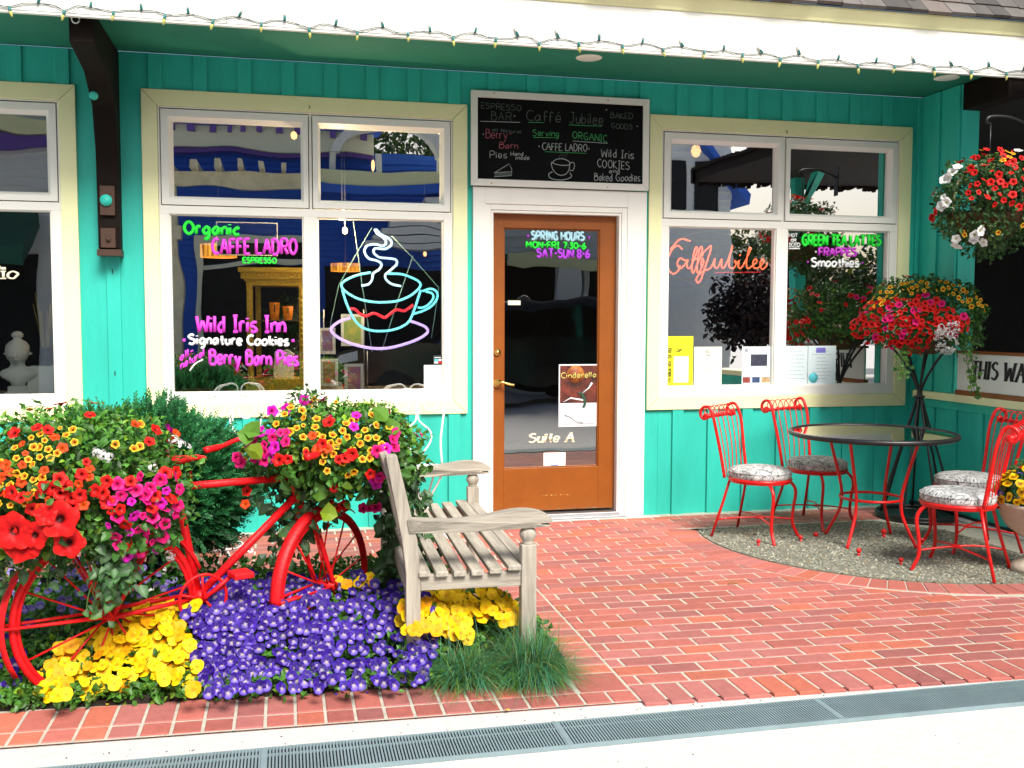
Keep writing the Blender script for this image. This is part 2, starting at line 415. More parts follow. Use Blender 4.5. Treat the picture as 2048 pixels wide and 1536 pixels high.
for i in range(34):                                 # two rows in front of the bed
    x1 = -0.133-0.1045*i; x0 = x1-0.1045
    brick(rect(x0, x1, -3.352, -3.24)); 
    if i > 1: brick(rect(x0, x1, -3.24, -3.04))
brick(rect(-0.333, -0.133, -3.24, -3.04))
na = 60
for i in range(na):                                 # ring of bricks round the gravel
    a0 = math.radians(150+i*3.9); a1 = math.radians(150+(i+1)*3.9)
    q = [(GC[0]+GR0*math.cos(a0), GC[1]+GR0*math.sin(a0)), (GC[0]+GR1*math.cos(a0), GC[1]+GR1*math.sin(a0)), (GC[0]+GR1*math.cos(a1), GC[1]+GR1*math.sin(a1)), (GC[0]+GR0*math.cos(a1), GC[1]+GR0*math.sin(a1))]
    if all(p[0] < 3.27 and p[1] < -0.40 for p in q): brick(q, sh=False)
bp = brick_mb.build('brick_paving')
ca = bp.data.color_attributes.new('Col', 'FLOAT_COLOR', 'POINT')
ca.data.foreach_set('color', np.concatenate([np.array(brick_cols, np.float32), np.ones((len(brick_cols), 1), np.float32)], 1).ravel())
tag(bp, kind='structure')
mo = MB(); mo.add([(-3.7, -3.24, -0.0035), (-0.13, -3.352, -0.0035), (3.4, -3.50, -0.0035), (3.4, -0.0, -0.0035), (-3.7, -0.0, -0.0035)], [(0, 1, 2, 3, 4)], M['mortar'])
tag(mo.build('mortar_bed'), kind='structure')
# gravel
def gravel_poly(n=48):
    pts = []
    for i in range(n+1):
        a = math.radians(158+i*(190/n)); x, y = GC[0]+GR0*math.cos(a), GC[1]+GR0*math.sin(a)
        if y < -0.55: pts.append((min(x, 2.92), y))
    return [(1.24, -0.56)]+pts+[(2.92, -0.95), (2.62, -0.56)]
GP = gravel_poly()
def inside(p, poly):
    x, y = p; c = False; n = len(poly); j = n-1
    for i in range(n):
        if (poly[i][1] > y) != (poly[j][1] > y) and x < (poly[j][0]-poly[i][0])*(y-poly[i][1])/(poly[j][1]-poly[i][1])+poly[i][0]: c = not c
        j = i
    return c
g = MB(); g.prism(GP, 'z', -0.004, 0.004, M['gravelbase']); tag(g.build('gravel_bed'), kind='structure')
def pebbles(n):
    ico = np.array([(0,0,1),(.894,0,.447),(.276,.851,.447),(-.724,.526,.447),(-.724,-.526,.447),(.276,-.851,.447),(.724,.526,-.447),(-.276,.851,-.447),(-.894,0,-.447),(-.276,-.851,-.447),(.724,-.526,-.447),(0,0,-1)])
    fc = np.array([(0,1,2),(0,2,3),(0,3,4),(0,4,5),(0,5,1),(1,6,2),(2,7,3),(3,8,4),(4,9,5),(5,10,1),(6,7,2),(7,8,3),(8,9,4),(9,10,5),(10,6,1),(11,7,6),(11,8,7),(11,9,8),(11,10,9),(11,6,10)])
    V, F, C = [], [], []; k = 0
    while k < n:
        x, y = random.uniform(1.2, 3.0), random.uniform(-2.25, -0.54)
        if not inside((x, y), GP): continue
        s = random.uniform(.004, .0105); a = random.uniform(0, 6.28)
        p = ico*np.array([s, s*random.uniform(.6, 1), s*random.uniform(.4, .7)])*RNG.uniform(.8, 1.15, (12, 1))
        ca_, sa = math.cos(a), math.sin(a); p = np.stack([p[:, 0]*ca_-p[:, 1]*sa+x, p[:, 0]*sa+p[:, 1]*ca_+y, p[:, 2]+0.005], 1)
        V.append(p); F.append(fc+12*k)
        u = random.random(); c = (.30,.30,.235) if u < .45 else ((.15,.16,.135) if u < .75 else ((.42,.41,.33) if u < .88 else (.24,.19,.10)))
        C.append(np.tile(np.array(c)*random.uniform(.7, 1.25), (12, 1))); k += 1
    return np.concatenate(V), np.concatenate(F), np.concatenate(C)
V, F, C = pebbles(9000); tag(npmesh('gravel', V, F, M['pebble'], C), kind='stuff', label='loose grey and tan gravel under the bistro table', cat='gravel')

# trench drain along the kerb of the paving
def drain_y(x): return -3.485-0.004*x
td = thing('trench_drain', 'long slotted metal drain grate in front of the brick edging', 'drain', (0, -3.58, 0))
fr = MB(); ba = MB(); dk = MB()
dk.box(-3.6, 3.6, -0.095, 0.095, -0.010, -0.006, M['dark'])
for yy in (-0.1, 0.093): fr.box(-3.6, 3.6, yy, yy+0.005, -0.011, 0.0035, M['grate'])
for yy in (0.045,): fr.box(-3.6, 3.6, yy, yy+0.006, -0.011, 0.001, M['grate'])
x = -3.58
while x < 3.58:
    ba.box(x, x+0.0058, -0.093, 0.093, -0.009, 0.003, M['grate']); x += 0.0108
    if abs((x % 1.0)-0.5) < 0.0054: ba.box(x-0.004, x+0.012, -0.093, 0.093, -0.009, 0.0032, M['grate'])
fr.build('frame', td); ba.build('grate', td); dk.build('channel', td)

# planting bed
BED = [(-3.7, -2.90), (-2.43, -2.95), (-1.37, -3.02), (-0.345, -3.045), (-0.325, -2.75), (-0.33, -2.5), (-0.42, -2.25), (-0.62, -1.9), (-0.85, -1.55), (-1.2, -1.32), (-2.2, -1.25), (-3.7, -1.2)]
sb = MB(); sb.prism(BED, 'z', -0.02, 0.018, M['soil']); tag(sb.build('soil_bed'), kind='structure')
ed = MB()
for i in range(3, 11):
    a, b = Vector((*BED[i], 0)), Vector((*BED[i+1], 0)); t = (b-a).normalized(); nn = Vector((-t.y, t.x, 0))*0.007
    ed.add([a-nn, b-nn, b+nn, a+nn, a-nn+Vector((0,0,.06)), b-nn+Vector((0,0,.06)), b+nn+Vector((0,0,.06)), a+nn+Vector((0,0,.06))], [(0,3,2,1),(4,5,6,7),(0,1,5,4),(1,2,6,5),(2,3,7,6),(3,0,4,7)], M['rubber'])
tag(ed.build('bed_edging'), 'low black edging strip round the back of the flower bed', 'edging')

# ================================================================== STOREFRONT
B = thing('storefront_building', 'teal board and batten shop front with white trimmed windows and an orange door', 'building')
DXS = (-2.477, 0.0, 3.399)                          # the three windows, same size
FX0, FX1, FZ0, FZ1 = -2.182, -0.284, 0.855, 2.759
wl = MB(); T = 0.14
ops = [(FX0+d, FX1+d, FZ0, FZ1) for d in DXS]+[(-0.02, 0.922, 0.0, 2.16)]
ops.sort(); x = -5.4
for (a, b, z0, z1) in ops:
    wl.box(x, a, 0, T, -0.15, 3.085, M['teal'])
    if z0 > 0: wl.box(a, b, 0, T, -0.15, z0, M['teal'])
    wl.box(a, b, 0, T, z1, 3.085, M['teal']); x = b
wl.box(x, 3.3, 0, T, -0.15, 3.085, M['teal'])
TX0, TX1, TZ0, TZ1 = -2.277, -0.186, 0.762, 2.859
for k in range(-11, 21):                            # battens butt against the trim
    c = -2.19+0.2735*k; a, b = c-0.042, c+0.042
    segs = [(-0.15, 3.08)]
    for d in DXS:
        if b > TX0+d and a < TX1+d: segs = [(-0.15, TZ0-0.001), (TZ1+0.001, 3.08)]
    if b > -0.147 and a < 1.105: segs = [(2.955, 3.08)]
    if b > 3.29: continue
    for z0, z1 in segs: wl.box(a, b, -0.018, -0.0005, z0, z1, M['teal'])
wl.box(3.262, 3.3, -0.02, -0.0005, -0.15, 3.08, M['teal'])
o = wl.build('wall', B, bevel=0.003)
# side wall with the dark opening
SX = 3.3
sw = MB()
sw.box(SX, SX+.14, -3.6, 0, -0.15, 0.83, M['teal']); sw.box(SX, SX+.14, -0.47, 0, 0.83, 3.085, M['teal']); sw.box(SX, SX+.14, -.93, -0.471, 2.9, 3.085, M['bracket'])
for c in (-0.23, -0.48, -0.76, -1.03, -1.31, -1.58): sw.box(SX-0.018, SX-0.0005, c-.042, c+.042, -0.15, 0.765, M['teal'])
sw.box(SX-0.018, SX-0.0005, -3.6, -0.05, 0.766, 0.829, M['teal'])
for c in (-0.2, -0.42): sw.box(SX-0.018, SX-0.0005, c-.035, c+.035, 0.886, 3.08, M['teal'])
sw.build('side_wall', B, bevel=0.003)
lb = MB(); lb.box(SX-0.06, SX+.16, -3.6, -0.07, 0.832, 0.884, M['cream']); lb.build('sill_ledge', B, bevel=0.004)
bb = MB(); bb.box(SX-0.03, SX-0.0005, -3.6, -0.02, -0.15, 0.03, M['black']); bb.box(SX-0.10, SX-0.03, -3.6, -0.3, -0.02, 0.012, M['concrete']); bb.build('baseboard', B)
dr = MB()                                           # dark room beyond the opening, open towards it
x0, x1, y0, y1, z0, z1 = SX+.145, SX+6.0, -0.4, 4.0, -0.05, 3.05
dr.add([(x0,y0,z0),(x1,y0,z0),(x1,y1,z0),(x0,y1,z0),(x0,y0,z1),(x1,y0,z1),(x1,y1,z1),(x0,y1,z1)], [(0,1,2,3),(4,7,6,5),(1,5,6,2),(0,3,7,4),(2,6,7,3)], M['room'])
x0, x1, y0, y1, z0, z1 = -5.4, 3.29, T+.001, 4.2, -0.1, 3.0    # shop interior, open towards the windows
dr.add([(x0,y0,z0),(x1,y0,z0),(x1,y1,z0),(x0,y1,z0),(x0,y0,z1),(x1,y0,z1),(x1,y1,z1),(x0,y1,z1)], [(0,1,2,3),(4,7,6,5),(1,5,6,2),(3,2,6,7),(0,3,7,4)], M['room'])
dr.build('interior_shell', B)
for d in DXS:
    sh = MB(); sh.box(FX0+d-.05, FX1+d+.05, T+.003, 0.95, 0.86, 0.895, M['shelf']); sh.build('display_shelf', B)
# eave: soffit, fascia, crown, shingle roof
ev = MB(); ev.box(-5.4, 6.0, -0.93, -0.0005, 3.086, 3.10, M['teal_shaded']); ev.build('soffit', B)
FY = -0.95
fa = MB()
for a, b in ((-5.4, -1.702), (-1.70, 1.918), (1.92, 6.0)): fa.box(a, b, FY, FY+.02, 3.035, 3.285, M['white'])
fa.box(-5.4, 6.0, FY+.004, FY+.035, 3.022, 3.0345, M['white'])
fa.build('fascia', B, bevel=0.002)
cr = MB(); prof = [(FY, 3.286), (FY-.012, 3.29), (FY-.018, 3.305), (FY-.04, 3.33), (FY-.058, 3.352), (FY-.06, 3.362), (FY+.02, 3.362), (FY+.02, 3.286)]
cr.prism(prof, 'x', -5.4, 6.0, M['cream']); cr.build('crown_moulding', B)
rf = MB(); rc = []
SL = R(48); ex = 0.125
for row in range(14):
    x = -5.4-random.random()*.1
    while x < 6.0:
        wd = random.uniform(.08, .19); j = random.uniform(-.012, .012)
        s0 = row*ex+j-0.02; s1 = row*ex+ex*1.7
        th = 0.016
        cs, sn = math.cos(SL), math.sin(SL)
        def P(u, h): return (FY-.075+u*cs-h*sn, 3.372+u*sn+h*cs)
        q = [P(s0, .004+.022), P(s0, .004), P(s1, -.004), P(s1, .008)]
        a, b = x+.002, x+wd-.002
        vs = [(a, *p) for p in q]+[(b, *p) for p in q]
        rf.add(vs, [(0,1,2,3),(7,6,5,4),(0,4,5,1),(1,5,6,2),(2,6,7,3),(3,7,4,0)], M['shingle'])
        v = random.uniform(.4, 1.05); u = random.random(); c = (.15*v, .138*v, .125*v) if u < .6 else (.145*v, .12*v, .105*v)
        rc += [c]*8; x += wd
n0 = len(rf.v); rf.box(-5.4, 6.0, FY-.05, FY+.4, 3.363, 3.370, M['shingle']); rc += [(.02, .018, .015)]*8
cs, sn = math.cos(SL), math.sin(SL)
rf.add([(-5.4, FY-.05, 3.372), (6.0, FY-.05, 3.372), (6.0, FY-.05+2*cs, 3.372+2*sn), (-5.4, FY-.05+2*cs, 3.372+2*sn)], [(0, 1, 2, 3)], M['shingle']); rc += [(.02, .018, .015)]*4
ro = rf.build('roof', B); ca = ro.data.color_attributes.new('Col', 'FLOAT_COLOR', 'POINT')
ca.data.foreach_set('color', np.concatenate([np.array(rc, np.float32), np.ones((len(rc), 1), np.float32)], 1).ravel())
for px, py in ((1178, 117), (1893, 157)):           # recessed lights in the soffit
    p = at(px, py, z=3.08); q = MB(); q.lathe([(.0, .0), (.075, .0), (.085, .004), (.085, .006)], M['vinyl'], 28, (p.x, p.y, 3.079)); q.build('recessed_light', B)
wg = MB(); wg.box(3.37, 9.5, -4.4, -1.07, 3.05, 3.16, M['bracket'])
for k in range(116): y = -4.39+k*.0285; wg.box(3.33, 3.40, y, y+.024, 3.165, 3.19+random.uniform(0, .02), M['bracket'])
for k in range(200): x = 3.34+k*.031; wg.box(x, x+.027, -4.44, -4.38, 3.02+random.uniform(-.03, .03), 3.19, M['bracket'])
wg.build('wing_roof', B)
for x, y in ((4.35, -3.9), (7.4, -3.9)): wp = MB(); wp.box(x, x+.13, y, y+.13, -.1, 3.049, M['teal']); wp.prism([(y+.131, 2.5), (y+.131, 2.65), (y+.6, 3.049), (y+.45, 3.049)], 'x', x+.02, x+.11, M['teal']); wp.build('wing_post', B, bevel=.004)
# knee brace under the eave
br = MB()
prof = [(-0.001, 1.84), (-0.10, 1.84), (-0.11, 2.2), (-0.13, 2.45), (-0.21, 2.70), (-0.44, 2.845), (-0.78, 2.90), (-0.84, 2.91), (-0.84, 3.083), (-0.001, 3.083)]
br.prism(prof, 'x', -2.535, -2.405, M['bracket']); bo = br.build('eave_bracket', B, bevel=0.008)
ip = MB(); ip.box(-2.54, -2.40, -0.125, -0.001, 1.80, 1.839, M['iron']); ip.box(-2.515, -2.43, -0.128, -0.101, 1.85, 1.97, M['iron']); ip.box(-2.515, -2.43, -0.128, -0.108, 2.05, 2.23, M['iron'])
ip.lathe([(0, 0), (.014, 0), (.014, .012), (0, .016)], M['iron'], 6, T=Matrix.Translation((-2.47, -0.128, 1.90)) @ Matrix.Rotation(R(90), 4, 'X')); ip.build('bracket_plate', bo)
for (z, yy, a, rr) in ((2.14, -0.129, 90, .036),):
    q = MB(); q.lathe([(0, 0), (rr, 0), (rr, .01), (0, .014)], M['teal'], 24, T=Matrix.Translation((-2.478, yy, z)) @ Matrix.Rotation(R(a), 4, 'X')); q.build('bolt_cap', bo)
q = MB(); q.lathe([(0, 0), (.026, 0), (.026, .01), (0, .014)], M['teal'], 24, T=Matrix.Translation((-2.50, -0.34, 2.735)) @ Matrix.Rotation(R(128), 4, 'X')); q.build('bolt_cap', bo)

def trim_window(d):
    GLS = M['glassL'] if d < 0 else (M['glassR'] if d > 0 else M['glass'])
    t = MB(); y0, y1 = -0.024, -0.001
    A = [(TX0+d, TZ0), (TX1+d, TZ0), (TX1+d, TZ1), (TX0+d, TZ1)]; I = [(FX0+d, FZ0), (FX1+d, FZ0), (FX1+d, FZ1), (FX0+d, FZ1)]
    for i in range(4):
        j = (i+1) % 4; e = 0.0008
        poly = [A[i], A[j], I[j], I[i]]; cx = sum(p[0] for p in poly)/4; cz = sum(p[1] for p in poly)/4
        t.prism([(cx+(p[0]-cx)*(1-e), cz+(p[1]-cz)*(1-e*3)) for p in poly], 'y', y0, y1, M['cream'])
    t.build('window_trim', B, bevel=0.003)
    f = MB(); V_ = M['vinyl']
    def bx(x0, x1, z0, z1, a=-0.010, b=0.06): f.box(x0+d, x1+d, a, b, z0, z1, V_)
    bx(FX0+.001, -2.12, FZ0+.001, 2.08); bx(-1.28, -1.188, .925, 2.08); bx(-.347, FX1-.001, FZ0+.001, 2.08)
    bx(-2.12, -.347, FZ0+.001, .925); bx(FX0+.001, FX1-.001, 2.08, 2.132)
    bx(FX0+.001, -2.169, 2.132, FZ1-.001); bx(-.297, FX1-.001, 2.132, FZ1-.001); bx(-2.169, -.297, 2.748, FZ1-.001); bx(-1.239, -1.222, 2.132, 2.748, a=-.004)
    f.box(FX0+d+.013, FX1+d-.013, 0.045, 0.06, 2.133, 2.747, M['gap']) if False else None
    fo = f.build('window', B, bevel=0.002)
    # glazing beads round the lower panes
    bd = MB()
    for (a, b) in ((-2.12, -1.28), (-1.188, -.347)):
        for (x0, x1, z0, z1) in ((a, a+.008, .925, 2.08), (b-.008, b, .925, 2.08), (a+.008, b-.008, .925, .933), (a+.008, b-.008, 2.072, 2.08)): bd.box(x0+d, x1+d, 0.004, 0.03, z0, z1, V_)
    bd.build('glazing_bead', fo)
    for (a, b, ga, gb) in ((-2.163, -1.245, -2.093, -1.292), (-1.216, -.303, -1.165, -.365)):
        s = MB(); z0, z1, g0, g1 = 2.138, 2.740, 2.195, 2.670
        O = [(a+d, z0), (b+d, z0), (b+d, z1), (a+d, z1)]; I2 = [(ga+d, g0), (gb+d, g0), (gb+d, g1), (ga+d, g1)]
        I1 = [(p[0]*.35+q[0]*.65, p[1]*.35+q[1]*.65) for p, q in zip(O, I2)]
        vs = [(p[0], -.016, p[1]) for p in O]+[(p[0], -.016, p[1]) for p in I1]+[(p[0], .024, p[1]) for p in I2]+[(p[0], .06, p[1]) for p in I2]+[(p[0], .06, p[1]) for p in O]
        fs = []
        for L0 in (0, 4, 8, 12, 16):
            for i in range(4):
                j = (i+1) % 4; L1 = (L0+4) % 20; fs.append((L0+i, L0+j, L1+j, L1+i))
        s.add(vs, fs, V_); s.build('sash', fo, bevel=0.0015)
        p = MB(); p.add([(ga+d, .034, g0), (gb+d, .034, g0), (gb+d, .034, g1), (ga+d, .034, g1)], [(0, 1, 2, 3)], GLS); p.build('pane', fo)
    for (a, b) in ((-2.12, -1.28), (-1.188, -.347)):
        p = MB(); p.add([(a+d, .03, .925), (b+d, .03, .925), (b+d, .03, 2.08), (a+d, .03, 2.08)], [(0, 1, 2, 3)], GLS); p.build('pane', fo)
    return fo
WIN = [trim_window(d) for d in DXS]
# door
dfm = MB(); y0, y1 = -0.026, -0.001
for (a, b, z0, z1) in ((-.147, -.06, -.14, 2.312), (.962, 1.105, -.14, 2.312), (-.06, .962, 2.20, 2.312)): dfm.box(a, b, y0, y1, z0, z1, M['white'])
for (a, b, z0, z1) in ((-.0598, -.021, -.14, 2.1995), (.923, .9618, -.14, 2.1995), (-.021, .923, 2.161, 2.1995)): dfm.box(a, b, -.018, -.001, z0, z1, M['white'])
for (a, b, z0, z1) in ((-.0195, -.002, 0, 2.159), (.904, .9215, 0, 2.159), (-.002, .904, 2.142, 2.159)): dfm.box(a, b, -.012, T, z0, z1, M['white'])
dfm.build('door_frame', B, bevel=0.003)
th = MB(); th.box(-.019, .921, -.03, .13, .0, .035, M['steel']); th.box(-.06, .96, -.075, -.031, -.01, .016, M['steel']); th.box(.2, 1.2, -.11, -.076, -.01, .004, M['concrete']); th.build('threshold', B, bevel=0.003)
dl = MB(); dy0, dy1 = .045, .09; D_ = M['door']
for (a, b, z0, z1) in ((.001, .083, .052, 2.138), (.782, .900, .052, 2.138), (.083, .782, 2.046, 2.138), (.083, .782, .052, .358)): dl.box(a, b, dy0, dy1, z0, z1, D_)
for (a, b, z0, z1) in ((.083, .092, .358, 2.046), (.773, .782, .358, 2.046), (.092, .773, .358, .367), (.092, .773, 2.037, 2.046)): dl.box(a, b, dy0+.010, dy1-.004, z0, z1, D_)
door = dl.build('door', B, bevel=0.002)
p = MB(); p.add([(.09, .066, .365), (.775, .066, .365), (.775, .066, 2.04), (.09, .066, 2.04)], [(0, 1, 2, 3)], M['doorglass']); p.build('door_pane', door)
h = MB(); RX = Matrix.Rotation(R(90), 4, 'X')
h.lathe([(0, 0), (.032, 0), (.030, .008), (.014, .012), (.013, .04), (0, .042)], M['brass'], 24, T=Matrix.Translation((.038, .0445, .965)) @ RX)
h.tube(smooth_pts([(.038, .008, .966), (.07, .0, .972), (.11, -.004, .958), (.15, -.002, .952)], 5), [.010]*6+[.008]*10, M['brass'], 8); h.build('handle', door)
h = MB(); h.lathe([(0, 0), (.026, 0), (.024, .010), (.014, .012), (.013, .02), (0, .02)], M['brass'], 24, T=Matrix.Translation((.038, .0445, 1.18)) @ RX); h.build('deadbolt', door)
sc_ = MB(); M['scuff'] = mat('bare_scuff', (.62, .27, .05), .7)
for _ in range(16):
    a = random.uniform(.36, .56); sc_.box(a, a+random.uniform(.006, .03), dy0-.0006, dy0-.0001, .158+random.uniform(-.004, .004), .163+random.uniform(-.003, .003), M['scuff'])
for _ in range(16):
    a = random.uniform(.3, .8); sc_.box(a, a+random.uniform(.006, .04), dy0-.0006, dy0-.0001, .056, .058+random.uniform(.0, .004), M['shelf'])
sc_.build('scuff_marks', door)

# writing on the panes
YL = 0.0265
def lettering(parent, fn):
    q = Parts(parent, 'lettering', 'paint_stroke'); fn(q); q.flush()
def L1(q):
    g, pk, wh = M['p_green'], M['p_pink'], M['p_chalkw']
    wpx(q, 'Organic', (369, 467), (478, 470), 24, .0105, g, YL, wob=.02); wpx(q, 'CAFFE LADRO', (425, 508), (593, 508), 30, .0095, pk, YL, wob=.02); wpx(q, 'ESPRESSO', (486, 526), (552, 527), 11, .005, g, YL)
    wpx(q, 'Wild Iris Inn', (394, 664), (570, 664), 32, .010, pk, YL, wob=.02); wpx(q, 'Signature Cookies', (378, 688), (577, 691), 19, .0085, wh, YL, wob=.02); wpx(q, 'Berry Barn Pies', (420, 728), (596, 731), 28, .0095, pk, YL, wob=.02)
    wpx(q, 'all-', (360, 722), (386, 708), 15, .005, pk, YL); wpx(q, 'natural', (362, 738), (408, 712), 15, .005, pk, YL)
    line_px(q, [(379, 742), (390, 728), (406, 719)], YL, .005, wh, flat=((0, -1, 0), .3))
    for c in ((368, 681), (586, 682)): line_px(q, [(c[0]-3, c[1]), (c[0]+3, c[1]-1)], YL, .010, pk, flat=((0, -1, 0), .3))
lettering(WIN[1], L1)
def L2(q):
    g, pk, wh = M['p_green'], M['p_orchid'], M['p_chalkw']
    wpx(q, 'GREEN TEA LATTES', (1605, 490), (1761, 491), 20, .0105, g, YL, wob=.02); wpx(q, 'FRAPPES', (1638, 511), (1713, 512), 15, .008, pk, YL, wob=.02); wpx(q, 'Smoothies', (1623, 533), (1717, 534), 17, .0075, wh, YL, wob=.02)
    wpx(q, 'HOT', (1578, 474), (1595, 474), 7, .0035, wh, YL); wpx(q, 'OR', (1582, 483), (1592, 483), 5, .0035, wh, YL); wpx(q, 'ICED', (1578, 493), (1600, 493), 7, .0035, wh, YL)
    line_px(q, [(1578, 497), (1600, 497)], YL, .006, wh, flat=((0, -1, 0), .3))
    for c, mm in (((1632, 504), wh), ((1718, 506), wh), ((1616, 524), pk), ((1725, 526), pk)): line_px(q, [(c[0]-1, c[1]), (c[0]+1, c[1])], YL, .008, mm, flat=((0, -1, 0), .3))
lettering(WIN[2], L2)
def L0(q): wpx(q, 'Studio', (-92, 557), (36, 557), 24, .0085, M['p_ivory'], YL, serif=True, thin=.5)
lettering(WIN[0], L0)
def LD(q):
    Y = .062
    wpx(q, 'SPRING HOURS', (1063, 479), (1168, 481), 16, .0085, M['p_ltblue'], Y, wob=.02); wpx(q, 'MON-FRI 7:30-6', (1053, 495), (1171, 498), 12, .0068, M['p_green'], Y, wob=.02); wpx(q, 'SAT-SUN 8-6', (1074, 514), (1178, 516), 16, .0085, M['p_purple'], Y, wob=.02)
    for c in ((1056, 472), (1178, 475)): line_px(q, [(c[0]-2, c[1]+1), (c[0]+2, c[1]-1)], Y, .009, M['p_purple'], flat=((0, -1, 0), .3))
    wpx(q, 'Suite A', (1057, 885), (1146, 883), 17, .0105, M['p_ivory'], Y, serif=True, slant=.22, thin=.45)
lettering(door, LD)
for px, py in ((225, 543), (230, 747)): q = MB(); p = at(px, py, y=-.019); q.box(p.x-.003, p.x+.003, -.0205, -.0185, p.z-.014, p.z+.014, M['black']); q.build('staple', B)
# hooks in the window trim
for px, py in ((619, 214), (1573, 264)):
    p = at(px, py, y=-.03); q = MB(); q.tube(smooth_pts([p+Vector((0, .006, .01)), p+Vector((0, -.008, .005)), p+Vector((0, -.012, -.008)), p+Vector((-.006, -.012, -.012))], 4), .0025, M['black'], 6); q.build('cup_hook', B)

# ================================================================== SIGNS AND THINGS ON THE FRONT
cb = thing('chalkboard', 'black chalkboard menu in a pale frame hung above the orange door', 'sign', (0.47, -0.03, 2.63))
q = MB(); X0, X1, Z0, Z1 = -.165, 1.107, 2.318, 2.953
for i in range(4):
    A = [(X0, Z0), (X1, Z0), (X1, Z1), (X0, Z1)]; I = [(X0+.045, Z0+.045), (X1-.045, Z0+.045), (X1-.045, Z1-.045), (X0+.045, Z1-.045)]; j = (i+1) % 4
    poly = [A[i], A[j], I[j], I[i]]; cx = sum(p[0] for p in poly)/4; cz = sum(p[1] for p in poly)/4
    q.prism([(cx+(p[0]-cx)*.9985, cz+(p[1]-cz)*.996) for p in poly], 'y', -.052, -.0275, M['vinyl'])
for px, py in ((988, 187), (1216, 201), (983, 366), (1215, 374)):
    p = at(px, py, y=-.053); q.lathe([(0, 0), (.006, 0), (.004, .003), (0, .003)], M['brass'], 10, T=Matrix.Translation((p.x, -.052, p.z)) @ RX)
at_parent(q.build('frame', None, bevel=.002), cb)
q = MB(); q.box(X0+.046, X1-.046, -.040, -.0285, Z0+.046, Z1-.046, M['board']); at_parent(q.build('slate', None), cb)
def C3(x, y): return (920+x/4.3875, 170+y/4.3886)
q = Parts(cb, 'chalk_lettering', 'chalk_stroke'); YC = -.0408; cw, cg, cr_, cd_ = M['c_w'], M['c_g'], M['c_r'], M['c_dim']
def cw_(s, a, b, h, mm, wt=.0022): wpx(q, s, C3(*a), C3(*b), h/4.388, wt, mm, YC, wob=.05)
cw_('ESPRESSO', (185, 205), (535, 228), 50, cd_); cw_('BAR', (275, 305), (450, 312), 70, cd_); cw_('Caffé', (580, 310), (880, 330), 90, cd_, .003); cw_('Jubilee', (960, 330), (1250, 350), 90, cd_, .003)
cw_('BAKED', (1320, 290), (1520, 300), 50, cd_); cw_('GOODS', (1330, 380), (1510, 390), 45, cd_)
cw_('all Natural', (285, 405), (535, 425), 28, cd_); cw_('Berry-', (225, 465), (450, 470), 75, cr_); cw_('Barn', (345, 555), (510, 558), 55, cr_); cw_('Pies', (265, 640), (410, 645), 60, cw); cw_('Hand', (445, 620), (555, 622), 35, cw); cw_('made', (490, 655), (605, 655), 35, cw)
cw_('Serving', (640, 445), (870, 450), 55, cg); cw_('ORGANIC', (990, 470), (1290, 500), 60, cg, .0026); cw_('CAFFE LADRO', (722, 570), (1112, 585), 62, cw, .0026)
cw_('Wild Iris', (1240, 630), (1525, 650), 70, cw, .0026); cw_('COOKIES', (1208, 720), (1485, 745), 68, cw, .0026); cw_('and', (1310, 772), (1400, 776), 38, cw); cw_('Baked Goodies', (1178, 838), (1580, 848), 65, cw, .0026)
for a, b, mm in (((178, 318), (528, 328), cw), ((598, 328), (735, 330), cg), ((955, 350), (1250, 362), cg), ((645, 460), (860, 462), cg), ((990, 492), (1298, 512), cw), ((745, 585), (1110, 600), cg)): line_px(q, [C3(*a), C3(*b)], YC, .0022, mm, flat=((0, -1, 0), .25))
for c in ((205, 432), (695, 538), (1132, 560), (1555, 362), (1285, 218), (478, 272)): line_px(q, [C3(c[0]-5, c[1]), C3(c[0]+5, c[1])], YC, .004, cw, flat=((0, -1, 0), .25))
fl = ((0, -1, 0), .25)
line_px(q, [C3(*c) for c in ((802, 690), (840, 655), (900, 648), (955, 670), (960, 700), (900, 705), (840, 695), (802, 680), (815, 740), (850, 780), (890, 792), (930, 780), (958, 740), (962, 690))], YC, .0028, cw, flat=fl)
line_px(q, [C3(*c) for c in ((965, 685), (995, 680), (1005, 710), (990, 750), (962, 748))], YC, .0026, cw, flat=fl)
line_px(q, [C3(*c) for c in ((810, 762), (780, 780), (790, 815), (850, 832), (920, 830), (978, 805), (965, 770))], YC, .003, cw, flat=fl)
for dx in (0, 25, 50): line_px(q, [C3(880+dx, 645), C3(870+dx, 625), C3(890+dx, 610), C3(880+dx, 592)], YC, .0016, cd_, flat=fl)
line_px(q, [C3(*c) for c in ((300, 772), (430, 692), (455, 740), (452, 795), (300, 805), (302, 770), (450, 760))], YC, .0022, cw, sm=False, flat=fl)
for k in range(7): line_px(q, [C3(305, 775+k*4), C3(448, 765+k*4)], YC, .0022, cd_, sm=False, flat=fl)
q.flush(True)

